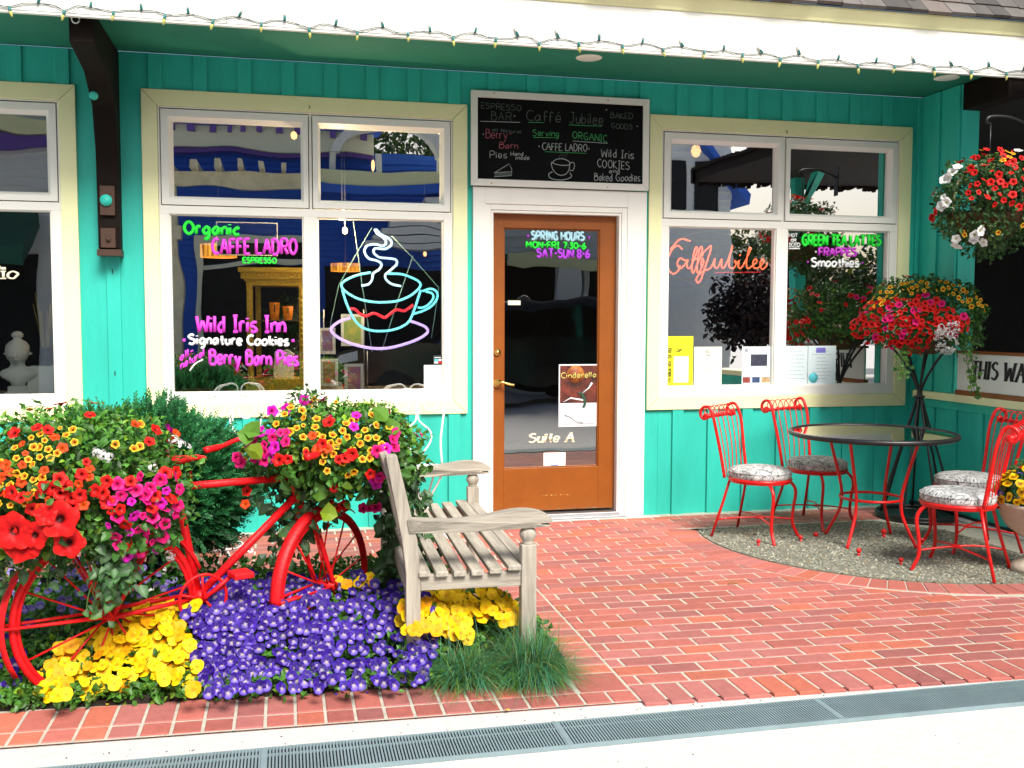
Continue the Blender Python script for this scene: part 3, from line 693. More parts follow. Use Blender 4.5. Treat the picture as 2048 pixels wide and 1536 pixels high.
# this-way board
tw = thing('directional_sign', 'white board reading THIS WAY standing on the side wall ledge', 'sign', (SX-.03, -.9, .885))
q = MB(); q.box(SX-.045, SX-.025, -2.1, -.56, .92, 1.18, M['vinyl']); at_parent(q.build('board', None, bevel=.003), tw)
q = MB(); q.box(SX-.05, SX-.01, -2.1, -.55, .886, .919, M['door']); q.box(SX-.05, SX-.01, -2.1, -.55, 1.181, 1.20, M['door']); at_parent(q.build('wooden_rail', None), tw)
q = Parts(tw, 'lettering', 'lettering'); a, b = at(1943, 754, x=SX-.046), at(2040, 765, x=SX-.046); bz = (a.z+b.z)/2
write(q, 'THIS', (SX-.046, a.y, bz), (SX-.046, at(1994, 758, x=SX-.046).y, bz), .115, .014, M['blackink'], nrm=(-1, 0, 0), serif=True, slant=.12, thin=.35); q.flush()
y0 = at(2008, 760, x=SX-.046).y; write(q, 'WAY', (SX-.046, y0, bz), (SX-.046, y0-.27, bz), .115, .014, M['blackink'], nrm=(-1, 0, 0), serif=True, slant=.12, thin=.35)
q.flush()

# string lights along the fascia
stl = thing('string_lights', 'string of small unlit bulbs on dark green wire along the white eave', 'string lights', (0, FY-.01, 3.05))
M['wire'] = mat('dark_green_wire', (.005, .03, .03), .5); M['socket'] = mat('teal_green_socket', (.01, .16, .15), .4); M['bulb'] = mat('pale_yellow_bulb', (.72, .70, .22), .15, transl=.3); M['bulbw'] = mat('clear_white_bulb', (.8, .8, .74), .15, transl=.3)
q = MB(); pts = []; x = -4.2; k = 0; spots_ = []
while x < 4.6:
    ph = (k % 4)
    z = 3.062+.006*math.sin(x*2.1)+(.006 +random.uniform(-.008, .008) if ph == 0 else -.012+random.uniform(-.009, .006) if ph == 2 else random.uniform(-.010, .008)); pts.append((x, FY-.006, z))
    if ph in (0, 2): spots_.append((x, z, ph))
    x += random.uniform(.055, .075); k += 1
sp = smooth_pts(pts, 3); q.tube(sp, .0023, M['wire'], 5); q.tube([p+Vector((.02, -.004, -.008+.004*math.sin(i*.7))) for i, p in enumerate(sp)], .0016, M['wire'], 5); at_parent(q.build('cord', None), stl)
def bulb_mesh(mm):
    q = MB(); q.lathe([(0, 0), (.0085, 0), (.009, -.03), (.008, -.034)], M['socket'], 8); q.lathe([(.008, -.0345), (.0105, -.045), (.009, -.06), (.004, -.072), (0, -.074)], mm, 8)
    o = q.build('bulb', None); me = o.data; bpy.data.objects.remove(o); return me
BM = bulb_mesh(M['bulb']); BW = bulb_mesh(M['bulbw'])
for i, (x, z, ph) in enumerate(spots_):
    rot = Matrix.Rotation(random.uniform(-.3, .3), 4, 'Y') @ (Matrix.Identity(4) if ph == 2 else Matrix.Rotation(R(180)+random.uniform(-.5, .5), 4, 'Y')) @ Matrix.Rotation(random.uniform(.0, .25), 4, 'X')
    o = child('bulb', stl, BM if ph == 2 else BW, Vector((x, FY-.012, z))-Vector(stl.location), rot.to_quaternion(), random.uniform(.72, .86))
# white hook ring under the eave
q = MB(); p = at(151, 38, y=FY+.1); q.tube([(p.x+.020*math.cos(a), p.y, p.z+.022*math.sin(a)) for a in np.linspace(0, 6.0, 20)], .004, M['whitemetal'], 6); q.tube([(p.x, p.y, p.z+.022), (p.x, p.y, 3.086)], .003, M['whitemetal'], 6)
tag(q.build('hook_ring'), 'small white ring hook under the eave by the dark bracket', 'hook')

# neon signs behind the glass
M['n_cyan'] = mat('neon_cyan', (.20, .90, 1.0), .3, emit=1.3); M['n_blue'] = mat('neon_pale_blue', (.48, .76, 1.0), .3, emit=1.5); M['n_vio'] = mat('neon_violet', (.52, .36, 1.0), .3, emit=1.5); M['n_red'] = mat('neon_red', (1.0, .03, .05), .3, emit=1.0); M['n_ora'] = mat('neon_orange', (1.0, .13, .05), .3, emit=3.6)
M['tubeglass'] = mat('unlit_glass_tube', (.35, .55, .50), .2)
def Z7(x, y): return (620+x/4.267, 430+y/4.267)
nc = thing('neon_coffee_cup', 'neon coffee cup and saucer sign with two steam curls in the left window', 'neon sign', (-0.75, .12, 1.5))
def neon(par, name, pts, mm, r, y, f=Z7, sub=6):
    q = MB(); P = smooth_pts([at(*f(*c), y=y) for c in pts], sub); q.tube(P, r, mm, 8); return at_parent(q.build(name, None), par)
neon(nc, 'cup_outline', [(520,490),(400,515),(300,560),(268,600),(300,650),(400,710),(520,740),(640,745),(760,730),(870,680),(940,610),(930,570),(880,540),(780,505),(665,500)], M['n_cyan'], .0078, .12)
neon(nc, 'cup_outline', [(275,640),(310,750),(360,860),(410,930),(470,970),(560,990),(680,985),(780,955),(850,900),(900,780),(945,640)], M['n_cyan'], .0078, .125)
neon(nc, 'cup_handle', [(960,650),(1030,630),(1080,655),(1085,710),(1040,775),(960,820),(880,845)], M['n_cyan'], .0075, .12)
neon(nc, 'cup_handle', [(990,655),(1040,668),(1052,710),(1010,765),(960,790),(920,790)], M['n_cyan'], .007, .125)
neon(nc, 'stripe', [(345,800),(385,805),(425,842),(480,862),(540,838),(590,855),(640,875),(690,840),(740,808),(800,818),(845,795),(880,765)], M['n_red'], .0095, .118)
neon(nc, 'saucer', [(345,878),(260,905),(195,950),(182,990),(240,1045),(360,1100),(500,1133),(640,1138),(780,1110),(920,1060),(1000,1005),(990,960),(930,930),(858,905)], M['n_vio'], .0095, .122)
neon(nc, 'steam', [(440,605),(500,590),(530,550),(540,500),(590,465),(610,420),(570,390),(500,370),(465,310),(490,262),(560,250),(620,265),(650,235),(625,192),(575,160),(552,120)], M['n_blue'], .0078, .12)
neon(nc, 'steam', [(778,607),(700,590),(650,550),(645,510),(690,470),(740,420),(730,380),(670,370),(590,360),(545,320),(560,285),(640,290),(690,260),(692,220),(655,190),(605,165),(562,120)], M['n_blue'], .0078, .125)
q = MB()
for pl in ([(530,105),(380,360),(245,600),(180,900),(165,1000)], [(700,180),(880,370),(1098,620),(1060,900),(1035,1050)], [(370,50),(440,560),(530,1170)], [(880,345),(740,760),(610,1165)]):
    q.tube([at(*Z7(*c), y=.16) for c in pl], .0028, M['tubeglass'], 6)
at_parent(q.build('support_tubes', None), nc)
def Z5(x, y): return (1280+x/2.477, 220+y/2.477)
ns = thing('neon_script_sign', 'orange red neon handwriting sign in the right window', 'neon sign', (1.7, .12, 1.85))
for pl in ([(210,690),(188,672),(160,690),(138,740),(142,790),(165,812),(190,795),(200,770)], [(228,748),(198,735),(185,762),(200,785),(225,762),(236,740),(233,775),(248,782),(270,735),(285,690),(277,680),(266,712),(257,790),(265,806),(280,774),(298,728),(309,686),(301,678),(290,712),(283,792),(291,806),(306,778),(316,752),(309,742),(303,760),(308,778)],
           [(305,715),(330,690),(352,672),(348,700),(322,780),(302,840),(286,856),(280,832),(310,800),(350,782),(372,735),(368,772),(384,782),(405,738),(404,775),(420,776),(452,700),(458,672),(447,715),(441,772),(462,784),(478,758),(468,745),(478,765),(490,745),(488,778),(505,778),(542,705),(550,686),(540,688),(527,755),(533,784),(552,775),(578,752),(574,738),(560,752),(563,780),(588,780),(613,752),(608,738),(596,755),(602,788),(622,778),(632,756)],
           [(150,690),(200,640),(250,650)], [(256,742),(312,733)], [(306,722),(316,712)], [(494,722),(498,716)]):
    neon(ns, 'neon_tube', pl, M['n_ora'], .0055, .12, f=Z5, sub=5)
q = MB()
for pl in ([(655,590),(657,800)], [(370,806),(600,803)]): q.tube([at(*Z5(*c), y=.15) for c in pl], .003, M['n_red'], 6)
for pl in ([(140,660),(330,600),(540,650)], [(150,820),(300,870),(340,840)]): q.tube(smooth_pts([at(*Z5(*c), y=.16) for c in pl], 5), .002, M['tubeglass'], 6)
at_parent(q.build('support_tubes', None), ns)

# paper notices stuck on the glass
def sheet(name, label, corners, y, mm, cat='notice', extra=None, group=None, lines=0, lm=None):
    a, b, c, d = [at(*k, y=y) for k in corners]         # tl, tr, br, bl
    x0, x1 = (a.x+d.x)/2, (b.x+c.x)/2; z1, z0 = (a.z+b.z)/2, (c.z+d.z)/2
    t = thing(name, label, cat, ((x0+x1)/2, y, z0), 0, group)
    q = MB(); q.box(x0, x1, y, y+.0008, z0, z1, mm); at_parent(q.build('sheet', None), t)
    q = MB(); W, H = x1-x0, z1-z0
    for i in range(lines):
        zz = z1-H*(.14+.8*i/max(lines, 1)); ww = random.uniform(.3, .78)*W; cx = (x0+x1)/2+random.uniform(-.02, .02)*W; xx = cx-ww/2
        while xx < cx+ww/2:
            e = random.uniform(.012, .035); q.box(xx, min(xx+e, cx+ww/2), y-.0006, y-.0001, zz, zz+H*.012, lm or M['ink']); xx += e+.006
    if extra: extra(q, x0, x1, z0, z1)
    if q.v: at_parent(q.build('print', None), t)
    return t
YP = .0285
def cm(n, c, **k):
    if n not in M: M[n] = mat(n, c, .6, **k)
    return M[n]
YEL = cm('yellow_paper', (.80, .78, .01))
def ex1(q, x0, x1, z0, z1):
    W, H = x1-x0, z1-z0
    q.box(x0+W*.32, x0+W*.84, YP-.0006, YP-.0001, z0+H*.08, z0+H*.60, M['paper'])
    for i in range(7): q.box(x0+W*(.38+.05*random.random()), x0+W*(.74-.06*random.random()), YP-.0012, YP-.0007, z0+H*(.14+.06*i), z0+H*(.155+.06*i), M['ink'])
    for k in range(4): q.tube([(x0+W*(.5+.09*math.cos(a+k)), YP-.0004, z0+H*(.72+.03*math.sin(a*1.3+k))) for a in np.linspace(0, 5, 12)], .0012, M['blackink'], 4)
    tx = '4TH ANNUAL HIGH TIDE RIDE'; st, tot = layout(tx); hh = W*.11; xb = x0+W*.23
    for p in st:
        P = [Vector((xb-v*hh, YP-.0005, z0+H*.08+u/tot*H*.70)) for u, v in p]
        if len(P) == 2: P = [P[0], (P[0]+P[1])/2, P[1]]
        q.tube(P, .0022, M['blackink'], 5, flat=((0, -1, 0), .2))
sheet('yellow_flyer', 'bright yellow flyer in the lower corner of the right window', [(1330, 672), (1386, 673), (1386, 772), (1329, 774)], YP, YEL, 'flyer', ex1)
CRM = cm('cream_paper', (.78, .79, .62))
def ex2(q, x0, x1, z0, z1):
    W, H = x1-x0, z1-z0
    for k in range(3): q.tube([(x0+W*(.5+.07*math.cos(a*1.7+k)), YP-.0004, z0+H*(.84+.08*math.sin(a+k))) for a in np.linspace(0, 5, 14)], .001, M['ink'], 4)
sheet('cream_notice', 'cream notice beside the bright yellow flyer', [(1388, 693), (1444, 694), (1443, 772), (1388, 772)], YP, CRM, 'notice', ex2, lines=9)
def ex3(q, x0, x1, z0, z1):
    W, H = x1-x0, z1-z0
    q.box(x0+W*.30, x0+W*.88, YP-.0006, YP-.0001, z0+H*.50, z0+H*.80, cm('dark_photo', (.03, .035, .06), var=.8, vscale=60))
    for k, c in enumerate(((.25, .04, .03), (.03, .06, .16), (.45, .30, .15))): q.box(x0+W*(.03+.33*k), x0+W*(.29+.34*k), YP-.0006, YP-.0001, z0+H*.07, z0+H*.22, cm('photo_print_%s' % 'abc'[k], c, var=.6, vscale=50))
    q.box(x0+W*.08, x0+W*.2, YP-.0006, YP-.0001, z0+H*.86, z0+H*.95, M['ink'])
    for i in range(3): q.box(x0+W*.1, x0+W*(.6+.2*random.random()), YP-.0006, YP-.0001, z0+H*(.28+.05*i), z0+H*(.288+.05*i), M['ink'])
BLP = cm('bluish_paper', (.66, .78, .80))
sheet('photo_notice', 'pale notice with a dark photo and three small pictures', [(1484, 692), (1541, 694), (1541, 771), (1484, 771)], YP, BLP, 'notice', ex3)
sheet('blank_notice', 'pale blue notice with faint print, left of the one with a turquoise seal', [(1566, 692), (1615, 692), (1615, 770), (1566, 770)], YP, BLP, 'notice', lines=8)
def ex4(q, x0, x1, z0, z1):
    W, H = x1-x0, z1-z0
    q.box(x0+W*.28, x0+W*.62, YP-.0006, YP-.0001, z0+H*.82, z0+H*.95, cm('violet_print', (.20, .18, .62)))
    q.lathe([(0, 0), (W*.17, 0), (W*.17, .0005), (0, .0005)], cm('turquoise_seal', (.10, .55, .62)), 20, T=Matrix.Translation((x0+W*.2, YP-.0001, z0+H*.18)) @ RX)
sheet('sealed_notice', 'pale blue notice with a violet logo and a turquoise seal', [(1616, 692), (1672, 691), (1671, 769), (1616, 770)], YP, BLP, 'notice', ex4, lines=9)
def ex5(q, x0, x1, z0, z1):
    W, H = x1-x0, z1-z0
    q.box(x0+W*.3, x0+W*.65, YP-.0006, YP-.0001, z0+H*.42, z0+H*.47, cm('blue_print', (.12, .25, .55))); q.box(x0+W*.28, x0+W*.68, YP-.0006, YP-.0001, z0+H*.2, z0+H*.24, M['ink']); q.box(x0+W*.46, x0+W*.54, YP-.0006, YP-.0001, z0+H*.86, z0+H*.92, M['red'])
sheet('white_sticker', 'white paper slip in the lower right corner of the left window', [(848, 730), (886, 730), (886, 778), (848, 778)], .026, M['paper'], 'notice', ex5)
def ex6(q, x0, x1, z0, z1):
    W, H = x1-x0, z1-z0
    for i, c in enumerate(('paper', 'red', 'turquoise_seal', 'paper')): q.box(x0+W*(.08+.45*(i % 2)), x0+W*(.47+.45*(i % 2)), .0252, .0257, z0+H*(.08+.28*(i//2)), z0+H*(.3+.28*(i//2)), M[c])
    q.box(x0+W*.1, x0+W*.8, .0252, .0257, z0+H*.72, z0+H*.8, M['paper'])
sheet('card_sticker', 'small dark sticker of payment cards above the white paper slip', [(867, 711), (886, 711), (886, 728), (867, 728)], .026, cm('dark_sticker', (.03, .05, .05)), 'sticker', ex6)
YDp = .0635
def ex7(q, x0, x1, z0, z1):
    W, H = x1-x0, z1-z0
    q.box(x0+W*.03, x0+W*.97, YDp-.0006, YDp-.0001, z0+H*.38, z0+H*.98, cm('poster_red', (.20, .035, .015), col2=(.02, .005, .004), vscale=14))
    q.lathe([(0, 0), (W*.22, 0), (W*.22, .0004), (0, .0004)], cm('poster_amber', (.55, .22, .04), col2=(.2, .03, .01), vscale=20), 20, T=Matrix.Translation((x0+W*.42, YDp-.0007, z0+H*.84)) @ RX)
    write(q, 'Cinderella', (x0+W*.06, YDp-.0015, z0+H*.78), (x0+W*.94, YDp-.0015, z0+H*.79), H*.085, .0035, cm('poster_gold', (.55, .50, .12)), wob=0)
    q.tube(smooth_pts([(x0+W*.50, YDp-.0016, z0+H*.55), (x0+W*.60, YDp-.0016, z0+H*.50), (x0+W*.66, YDp-.0016, z0+H*.38), (x0+W*.62, YDp-.0016, z0+H*.30)], 4), [.008]*4+[.012]*4+[.010]*5, cm('poster_green', (.02, .07, .04)), 6, flat=((0, -1, 0), .1))
    q.tube([(x0+W*.64, YDp-.0016, z0+H*.30), (x0+W*.63, YDp-.0016, z0+H*.10), (x0+W*.60, YDp-.0016, z0+H*.06)], [.006, .004, .004], M['paper'], 6, flat=((0, -1, 0), .1))
    q.tube([(x0+W*.62, YDp-.0016, z0+H*.42), (x0+W*.30, YDp-.0016, z0+H*.46), (x0+W*.12, YDp-.0016, z0+H*.40)], [.008, .005, .003], M['paper'], 6, flat=((0, -1, 0), .1))
    q.tube([(x0+W*.60, YDp-.0016, z0+H*.54), (x0+W*.76, YDp-.0016, z0+H*.62), (x0+W*.84, YDp-.0016, z0+H*.70)], [.005, .005, .008], M['paper'], 6, flat=((0, -1, 0), .1))
    q.tube(smooth_pts([(x0+W*.14, YDp-.0016, z0+H*.19), (x0+W*.30, YDp-.0016, z0+H*.15), (x0+W*.44, YDp-.0016, z0+H*.08), (x0+W*.6, YDp-.0016, z0+H*.06)], 4), .004, M['ink'], 6, flat=((0, -1, 0), .1))
    for i in range(8): q.box(x0+W*.06, x0+W*(.25+.1*random.random()), YDp-.0006, YDp-.0001, z0+H*(.1+.03*i), z0+H*(.106+.03*i), M['ink'])
    q.box(x0+W*.1, x0+W*.9, YDp-.0006, YDp-.0001, z0+H*.035, z0+H*.05, M['ink'])
sheet('dance_poster', 'dark red dance theatre poster on the glass of the orange door', [(1118, 728), (1197, 729), (1196, 853), (1117, 853)], YDp, M['paper'], 'poster', ex7)
def ex8(q, x0, x1, z0, z1):
    W, H = x1-x0, z1-z0; q.box(x0+W*.33, x0+W*.66, YDp-.0006, YDp-.0001, z0+H*.1, z0+H*.2, cm('blue_print', (.12, .25, .55)))
sheet('door_notice', 'small white notice at the bottom of the door glass', [(1087, 905), (1131, 905), (1131, 935), (1087, 935)], YDp, M['paper'], 'notice', ex8, lines=3)
sheet('blank_label', 'tiny blank pale label on the left of the door glass', [(1016, 601), (1041, 601), (1041, 610), (1016, 610)], YDp, CRM, 'label')

# ================================================================== THINGS BEHIND THE GLASS
GOLD = mat('gilt_gold', (.85, .58, .07), .4, .25, var=.25, vscale=40, bump=.4, bscale=80); M['gold'] = GOLD
SHZ = .896
gc = thing('display_cabinet', 'tall gilded display case behind the left window', 'cabinet', (-1.44, .42, SHZ), R(-8))
q = MB(); hw = .175; H = .86
for sx in (-1, 1):
    for sy in (-1, 1):
        q.box(sx*hw-.018, sx*hw+.018, sy*hw-.018, sy*hw+.018, .10, H-.12, GOLD)
        for k in range(16): q.lathe([(0, -.016), (.008, -.01), (.010, 0), (.008, .01), (0, .016)], GOLD, 6, (sx*hw, sy*hw-.018, .14+k*.038))
q.build('corner_posts', gc, bevel=.003)
q = MB()
for r, z0, z1 in ((.225, 0, .03), (.205, .03, .055), (.215, .055, .075), (.195, .075, .10)): q.box(-r, r, -r, r, z0, z1, GOLD)
for k in range(15): q.lathe([(0, -.009), (.01, 0), (0, .009)], GOLD, 6, (-.2+k*.0285, -.222, .018))
q.build('base', gc, bevel=.003)
q = MB()
for r, z0, z1 in ((.195, H-.12, H-.09), (.205, H-.09, H-.075), (.225, H-.075, H-.03), (.24, H-.03, H)): q.box(-r, r, -r, r, z0, z1, GOLD)
for k in range(17): q.lathe([(0, -.009), (.01, 0), (0, .009)], GOLD, 6, (-.21+k*.0265, -.228, H-.05))
q.build('cornice', gc, bevel=.003)
q = MB(); q.box(-hw+.02, hw-.02, -hw+.02, hw-.02, .50, .506, M['shelf']); q.box(-hw+.02, hw-.02, hw-.015, hw-.005, .10, H-.12, M['room']); q.build('shelf', gc)
ORG = mat('orange_cardboard_glow', (.85, .24, .01), .5, emit=.12)  # cups are no lamps; a faint glow is added to the cardboard
for i, (dx, hh, lb_) in enumerate(((-.035, .12, 'taller orange paper cup inside the gilded case'), (.055, .095, 'shorter orange paper cup inside the gilded case'))):
    c = thing('paper_cup', lb_, 'cup', Vector((-1.44+dx, .35, SHZ+.507)), 0, 'orange cups in the gilded case')
    q = MB(); q.lathe([(0, 0), (.028, 0), (.037, hh), (.035, hh), (.027, .004), (0, .004)], ORG, 20); q.build('cup_body', c)
    q = MB(); q.box(-.004, .004, -.0375, -.030, hh*.45, hh*.85, M['blackink']); q.build('print', c)
bgp = thing('paper_bag', 'folded white paper bag on the floor of the gilded case', 'bag', (-1.42, .40, SHZ+.10)); q = MB(); q.prism([(-.07, 0), (.07, 0), (.075, .17), (.03, .20), (-.06, .185)], 'y', -.04, .04, M['paper']); q.build('bag_body', bgp, bevel=.004)
# framed prints on a wire stand
for i, (px, py, wpx_, hpx_, dy, cols, lb_) in enumerate(((655, 682, 30, 50, .30, ((.5, .12, .08), (.1, .2, .45)), 'framed print of red and blue shapes, left of the neon saucer'), (658, 745, 34, 52, .26, ((.5, .16, .05), (.25, .12, .06)), 'framed orange print, lowest on the left of the neon cup'),
        (705, 660, 44, 62, .40, ((.10, .35, .10), (.6, .5, .1)), 'framed green and yellow print behind the neon saucer'), (708, 758, 36, 58, .24, ((.35, .12, .4), (.6, .25, .15)), 'tilted framed print of a violet sunset under the saucer'))):
    c = at(px, py, y=dy); wd = wpx_*.00365; hh = hpx_*.00365
    t = thing('picture_frame', lb_, 'picture', (c.x, dy, c.z-hh/2), R((-4, 3, -6, 8)[i]), 'framed prints on a rack behind the neon cup')
    q = MB()
    for (a, b, z0, z1) in ((-wd/2, -wd/2+.02, 0, hh), (wd/2-.02, wd/2, 0, hh), (-wd/2+.02, wd/2-.02, 0, .02), (-wd/2+.02, wd/2-.02, hh-.02, hh)): q.box(a, b, -.008, .008, z0, z1, cm('mount_board', (.70, .74, .66)))
    q.build('frame', t); q = MB(); q.box(-wd/2+.02, wd/2-.02, -.004, .004, .02, hh-.02, cm('art_print_%s' % 'abcd'[i], cols[0], col2=cols[1], vscale=14)); q.build('picture', t)
q = MB()
for px, py in ((640, 770), (735, 772), (648, 690), (728, 690)): 
    c = at(px, py, y=.34); q.tube([(c.x, .34, SHZ), (c.x, .34, c.z+.25)], .004, M['steel'], 6)
tag(q.build('wire_rack'), 'thin metal rack holding the framed prints', 'rack')
# hanging amber lamps and bulbs
AMB = mat('amber_glass_lit', (1.0, .42, .05), .3, emit=1.5, col2=(.10, .015, .0), vscale=7, stretch=(9, 9, .6)); WARM = mat('warm_bulb_lit', (1.0, .50, .16), .3, emit=2.2)
for px, py, wp, hp, yy, lb_ in ((437, 502, 66, 24, 1.3, 'amber glass lamp glowing behind the pink lettering'), (691, 535, 56, 15, 1.6, 'amber glass lamp glowing left of the neon cup')):
    c = at(px, py, y=yy); s = (yy+6.79)/2000*1.03; t = thing('hanging_lamp', lb_, 'lamp', (c.x, yy, c.z-hp*s/2), 0, 'amber lamps inside the shop')
    q = MB(); q.lathe([(wp*s/2, 0), (wp*s/2, hp*s), (wp*s/2-.01, hp*s), (wp*s/2-.01, 0)], AMB, 36); q.build('glass_shade', t); q = MB(); q.tube([(0, 0, hp*s), (0, 0, 2.95-c.z)], .006, M['black'], 6); q.build('stem', t)
for px, py, sx, sz, lb_ in ((684, 437, 11, 4, 'long warm spotlight glow at the top of the lower right pane'), (690, 461, 8, 7, 'warm spotlight bulb just under the pane top by the neon cup'), (746, 331, 5, 12, 'flame shaped warm bulb in the upper right pane'), (850, 508, 5, 5, 'small warm bulb right of the neon steam'), (588, 271, 9, 8, 'orange bulb in the upper left pane'), (1392, 302, 15, 14, 'bright round bulb in the upper pane of the right window')):
    yb = .26 if px in (684, 690) else .9; c = at(px, py, y=yb); s = (6.8+yb)/2000; t = thing('light_bulb', lb_, 'bulb', (c.x, yb, c.z), 0, 'lit bulbs inside the shop')
    if px in (684, 690): ld = bpy.data.lights.new('bulb_light', 'POINT'); ld.energy = 15; ld.color = (1, .72, .42); ld.shadow_soft_size = .03; lo = bpy.data.objects.new('bulb_light', ld); COL.objects.link(lo); lo.parent = t; lo.location = (0, -.03, -.05)
    q = MB(); q.lathe([(0, -sz*s), (sx*s*.5, -sz*s*.7), (sx*s*.72, 0), (sx*s*.5, sz*s*.7), (0, sz*s)], WARM, 14); q.build('bulb_glass', t); q = MB(); q.tube([(0, 0, sz*s), (0, 0, 2.98-c.z)], .005, M['black'], 6); q.build('cord', t)
# interior hanging board outlined in white
q = MB(); a, b = at(432, 443, y=.75), at(556, 512, y=.75); t = thing('hanging_board', 'dark board with a thin white outline hung behind the left window', 'sign', ((a.x+b.x)/2, .75, b.z))
q.box(a.x, b.x, .75, .765, b.z, a.z, M['board']); at_parent(q.build('panel', None), t); q = MB()
for (x0, x1, z0, z1) in ((a.x, b.x, a.z-.006, a.z), (a.x, b.x, b.z, b.z+.006), (a.x, a.x+.006, b.z+.006, a.z-.006), (b.x-.006, b.x, b.z+.006, a.z-.006)): q.box(x0, x1, .744, .7495, z0, z1, M['paper'])
at_parent(q.build('outline', None), t)
# white bust, plinth and vase in the far left window
bx_ = at(35, 700, y=.24).x
bu = thing('plaster_bust', 'white plaster bust of a head with a topknot in the far left window', 'bust', (bx_, .24, SHZ))
q = MB(); PL = mat('white_plaster', (.80, .82, .80), .6)
q.box(-.075, .075, -.06, .06, 0, .035, PL); q.box(-.055, .055, -.045, .045, .035, .075, PL)
def loft(q, secs, mm, n=20):
    vs = []
    for (z, rx, ry, cy) in secs:
        for j in range(n):
            a = 2*math.pi*j/n; vs.append((rx*math.cos(a), cy+ry*math.sin(a), z))
    k = len(secs); fs = [(i*n+j, i*n+(j+1) % n, (i+1)*n+(j+1) % n, (i+1)*n+j) for i in range(k-1) for j in range(n)]
    q.add(vs, fs+[tuple(range(n))[::-1], tuple((k-1)*n+j for j in range(n))], mm, True)
loft(q, [(.07, .035, .035, 0), (.10, .05, .045, 0), (.13, .10, .055, 0), (.155, .115, .05, 0), (.175, .10, .045, 0), (.195, .055, .04, 0), (.215, .042, .04, 0), (.235, .045, .05, -.01), (.255, .06, .07, -.012), (.28, .07, .078, -.01), (.31, .073, .082, 0), (.335, .07, .075, .004), (.36, .052, .055, .006), (.375, .028, .03, .006), (.385, .022, .022, .006), (.395, .034, .034, .006), (.41, .036, .036, .006), (.425, .022, .022, .006), (.43, .004, .004, .006)], PL)
q.tube(smooth_pts([(0, -.075, .30), (0, -.095, .275), (0, -.09, .262)], 4), [.008]*5+[.013]*4, PL, 8)
for sx in (-1, 1): q.lathe([(0, -.012), (.016, 0), (0, .012)], PL, 10, (sx*.073, .005, .285)); q.lathe([(0, -.006), (.011, 0), (0, .006)], PL, 10, (sx*.026, -.072, .292))
q.tube([(-.02, -.083, .248), (0, -.09, .246), (.02, -.083, .248)], .006, PL, 6)
q.build('bust_body', bu)
q = MB(); c = at(92, 760, y=.32).x; q.box(c-.095, c+.095, .24, .42, SHZ, SHZ+.20, PL); tag(q.build('display_plinth'), 'white block plinth beside the plaster bust', 'plinth')
v = thing('reed_vase', 'clear glass vase of yellow reeds on the white plinth', 'vase', (c, .33, SHZ+.201))
q = MB(); q.lathe([(0, 0), (.03, 0), (.034, .12), (.032, .12), (.028, .006), (0, .006)], M['clear'], 18); q.build('vase_body', v)
q = MB()
for k in range(14):
    a = random.uniform(0, 6.28); q.tube(smooth_pts([(0.01*math.cos(a), .01*math.sin(a), .01), (.03*math.cos(a), .03*math.sin(a), .2), (.07*math.cos(a), .06*math.sin(a), random.uniform(.35, .5))], 4), .003, cm('dry_reed', (.30, .22, .03)), 5)
q.build('reeds', v)

# ================================================================== FURNITURE
def wood(name, axis):
    st = [14, 14, 14]; st['xyz'.index(axis)] = 1.1
    return mat(name, (.50, .455, .375), .8, col2=(.27, .24, .195), vscale=2.6, bump=.35, bscale=9, stretch=tuple(st))
WX, WY, WZ = wood('weathered_teak_x', 'x'), wood('weathered_teak_y', 'y'), wood('weathered_teak_z', 'z')
be = thing('garden_bench', 'weathered grey teak garden bench with curled arms standing in the flower bed', 'bench', (-.655, -2.225, 0), -.024)
HL = .725
for sy in (-1, 1):
    ya, yb = (sy*HL, sy*(HL-.055)); y0, y1 = min(ya, yb), max(ya, yb)
    q = MB(); q.prism([(-.285, 0), (-.228, 0), (-.228, .42), (-.24, .55), (-.318, .885), (-.362, .885), (-.300, .55), (-.285, .42)], 'y', y0, y1, WZ); q.build('back_leg', be, bevel=.004)
    q = MB(); cx, cy, hw = .208, (y0+y1)/2, .031
    q.box(cx-hw, cx+hw, y0, y1, 0, .512, WZ)
    q.lathe([(.0, .512), (.026, .512), (.022, .520), (.026, .528), (.034, .543), (.035, .556), (.028, .572), (.020, .577), (.024, .583), (.030, .592), (.031, .602), (.0, .602)], WZ, 20, (cx, cy, 0)); q.build('front_leg', be, bevel=.005)
    arm_t = smooth_pts([(-.262, 0, .630), (-.18, 0, .622), (-.06, 0, .622), (.06, 0, .638), (.16, 0, .652), (.24, 0, .646), (.295, 0, .622), (.302, 0, .600)], 4)
    arm_b = smooth_pts([(.296, 0, .590), (.275, 0, .584), (.245, 0, .600), (.20, 0, .603), (.12, 0, .597), (.0, 0, .578), (-.12, 0, .574), (-.262, 0, .580)], 4)
    q = MB(); q.prism([(p.x, p.z) for p in arm_b+arm_t[::-1]][::1], 'y', y0-.006, y1+.006, WX); q.build('armrest', be, bevel=.006)
    q = MB(); top = smooth_pts([(-.227, 0, .410), (-.1, 0, .398), (.05, 0, .398), (.176, 0, .412)], 4)
    q.prism([(-.227, .345), (.176, .345)]+[(p.x, p.z) for p in top[::-1]], 'y', y0+.010, y1-.010, WX); q.build('side_rail', be, bevel=.003)
for i, (a, b, z) in enumerate(((-.235, -.190, .402), (-.170, -.119, .399), (-.098, -.047, .397), (-.028, .023, .397), (.045, .098, .402), (.120, .174, .411))):
    q = MB(); q.box(a, b, -HL-.012, HL+.012, z+.002, z+.024, WY); o = q.build('seat_slat', be, bevel=.004)
q = MB(); q.box(.180, .232, -HL+.057, HL-.057, .335, .430, WY); q.build('front_rail', be, bevel=.004)
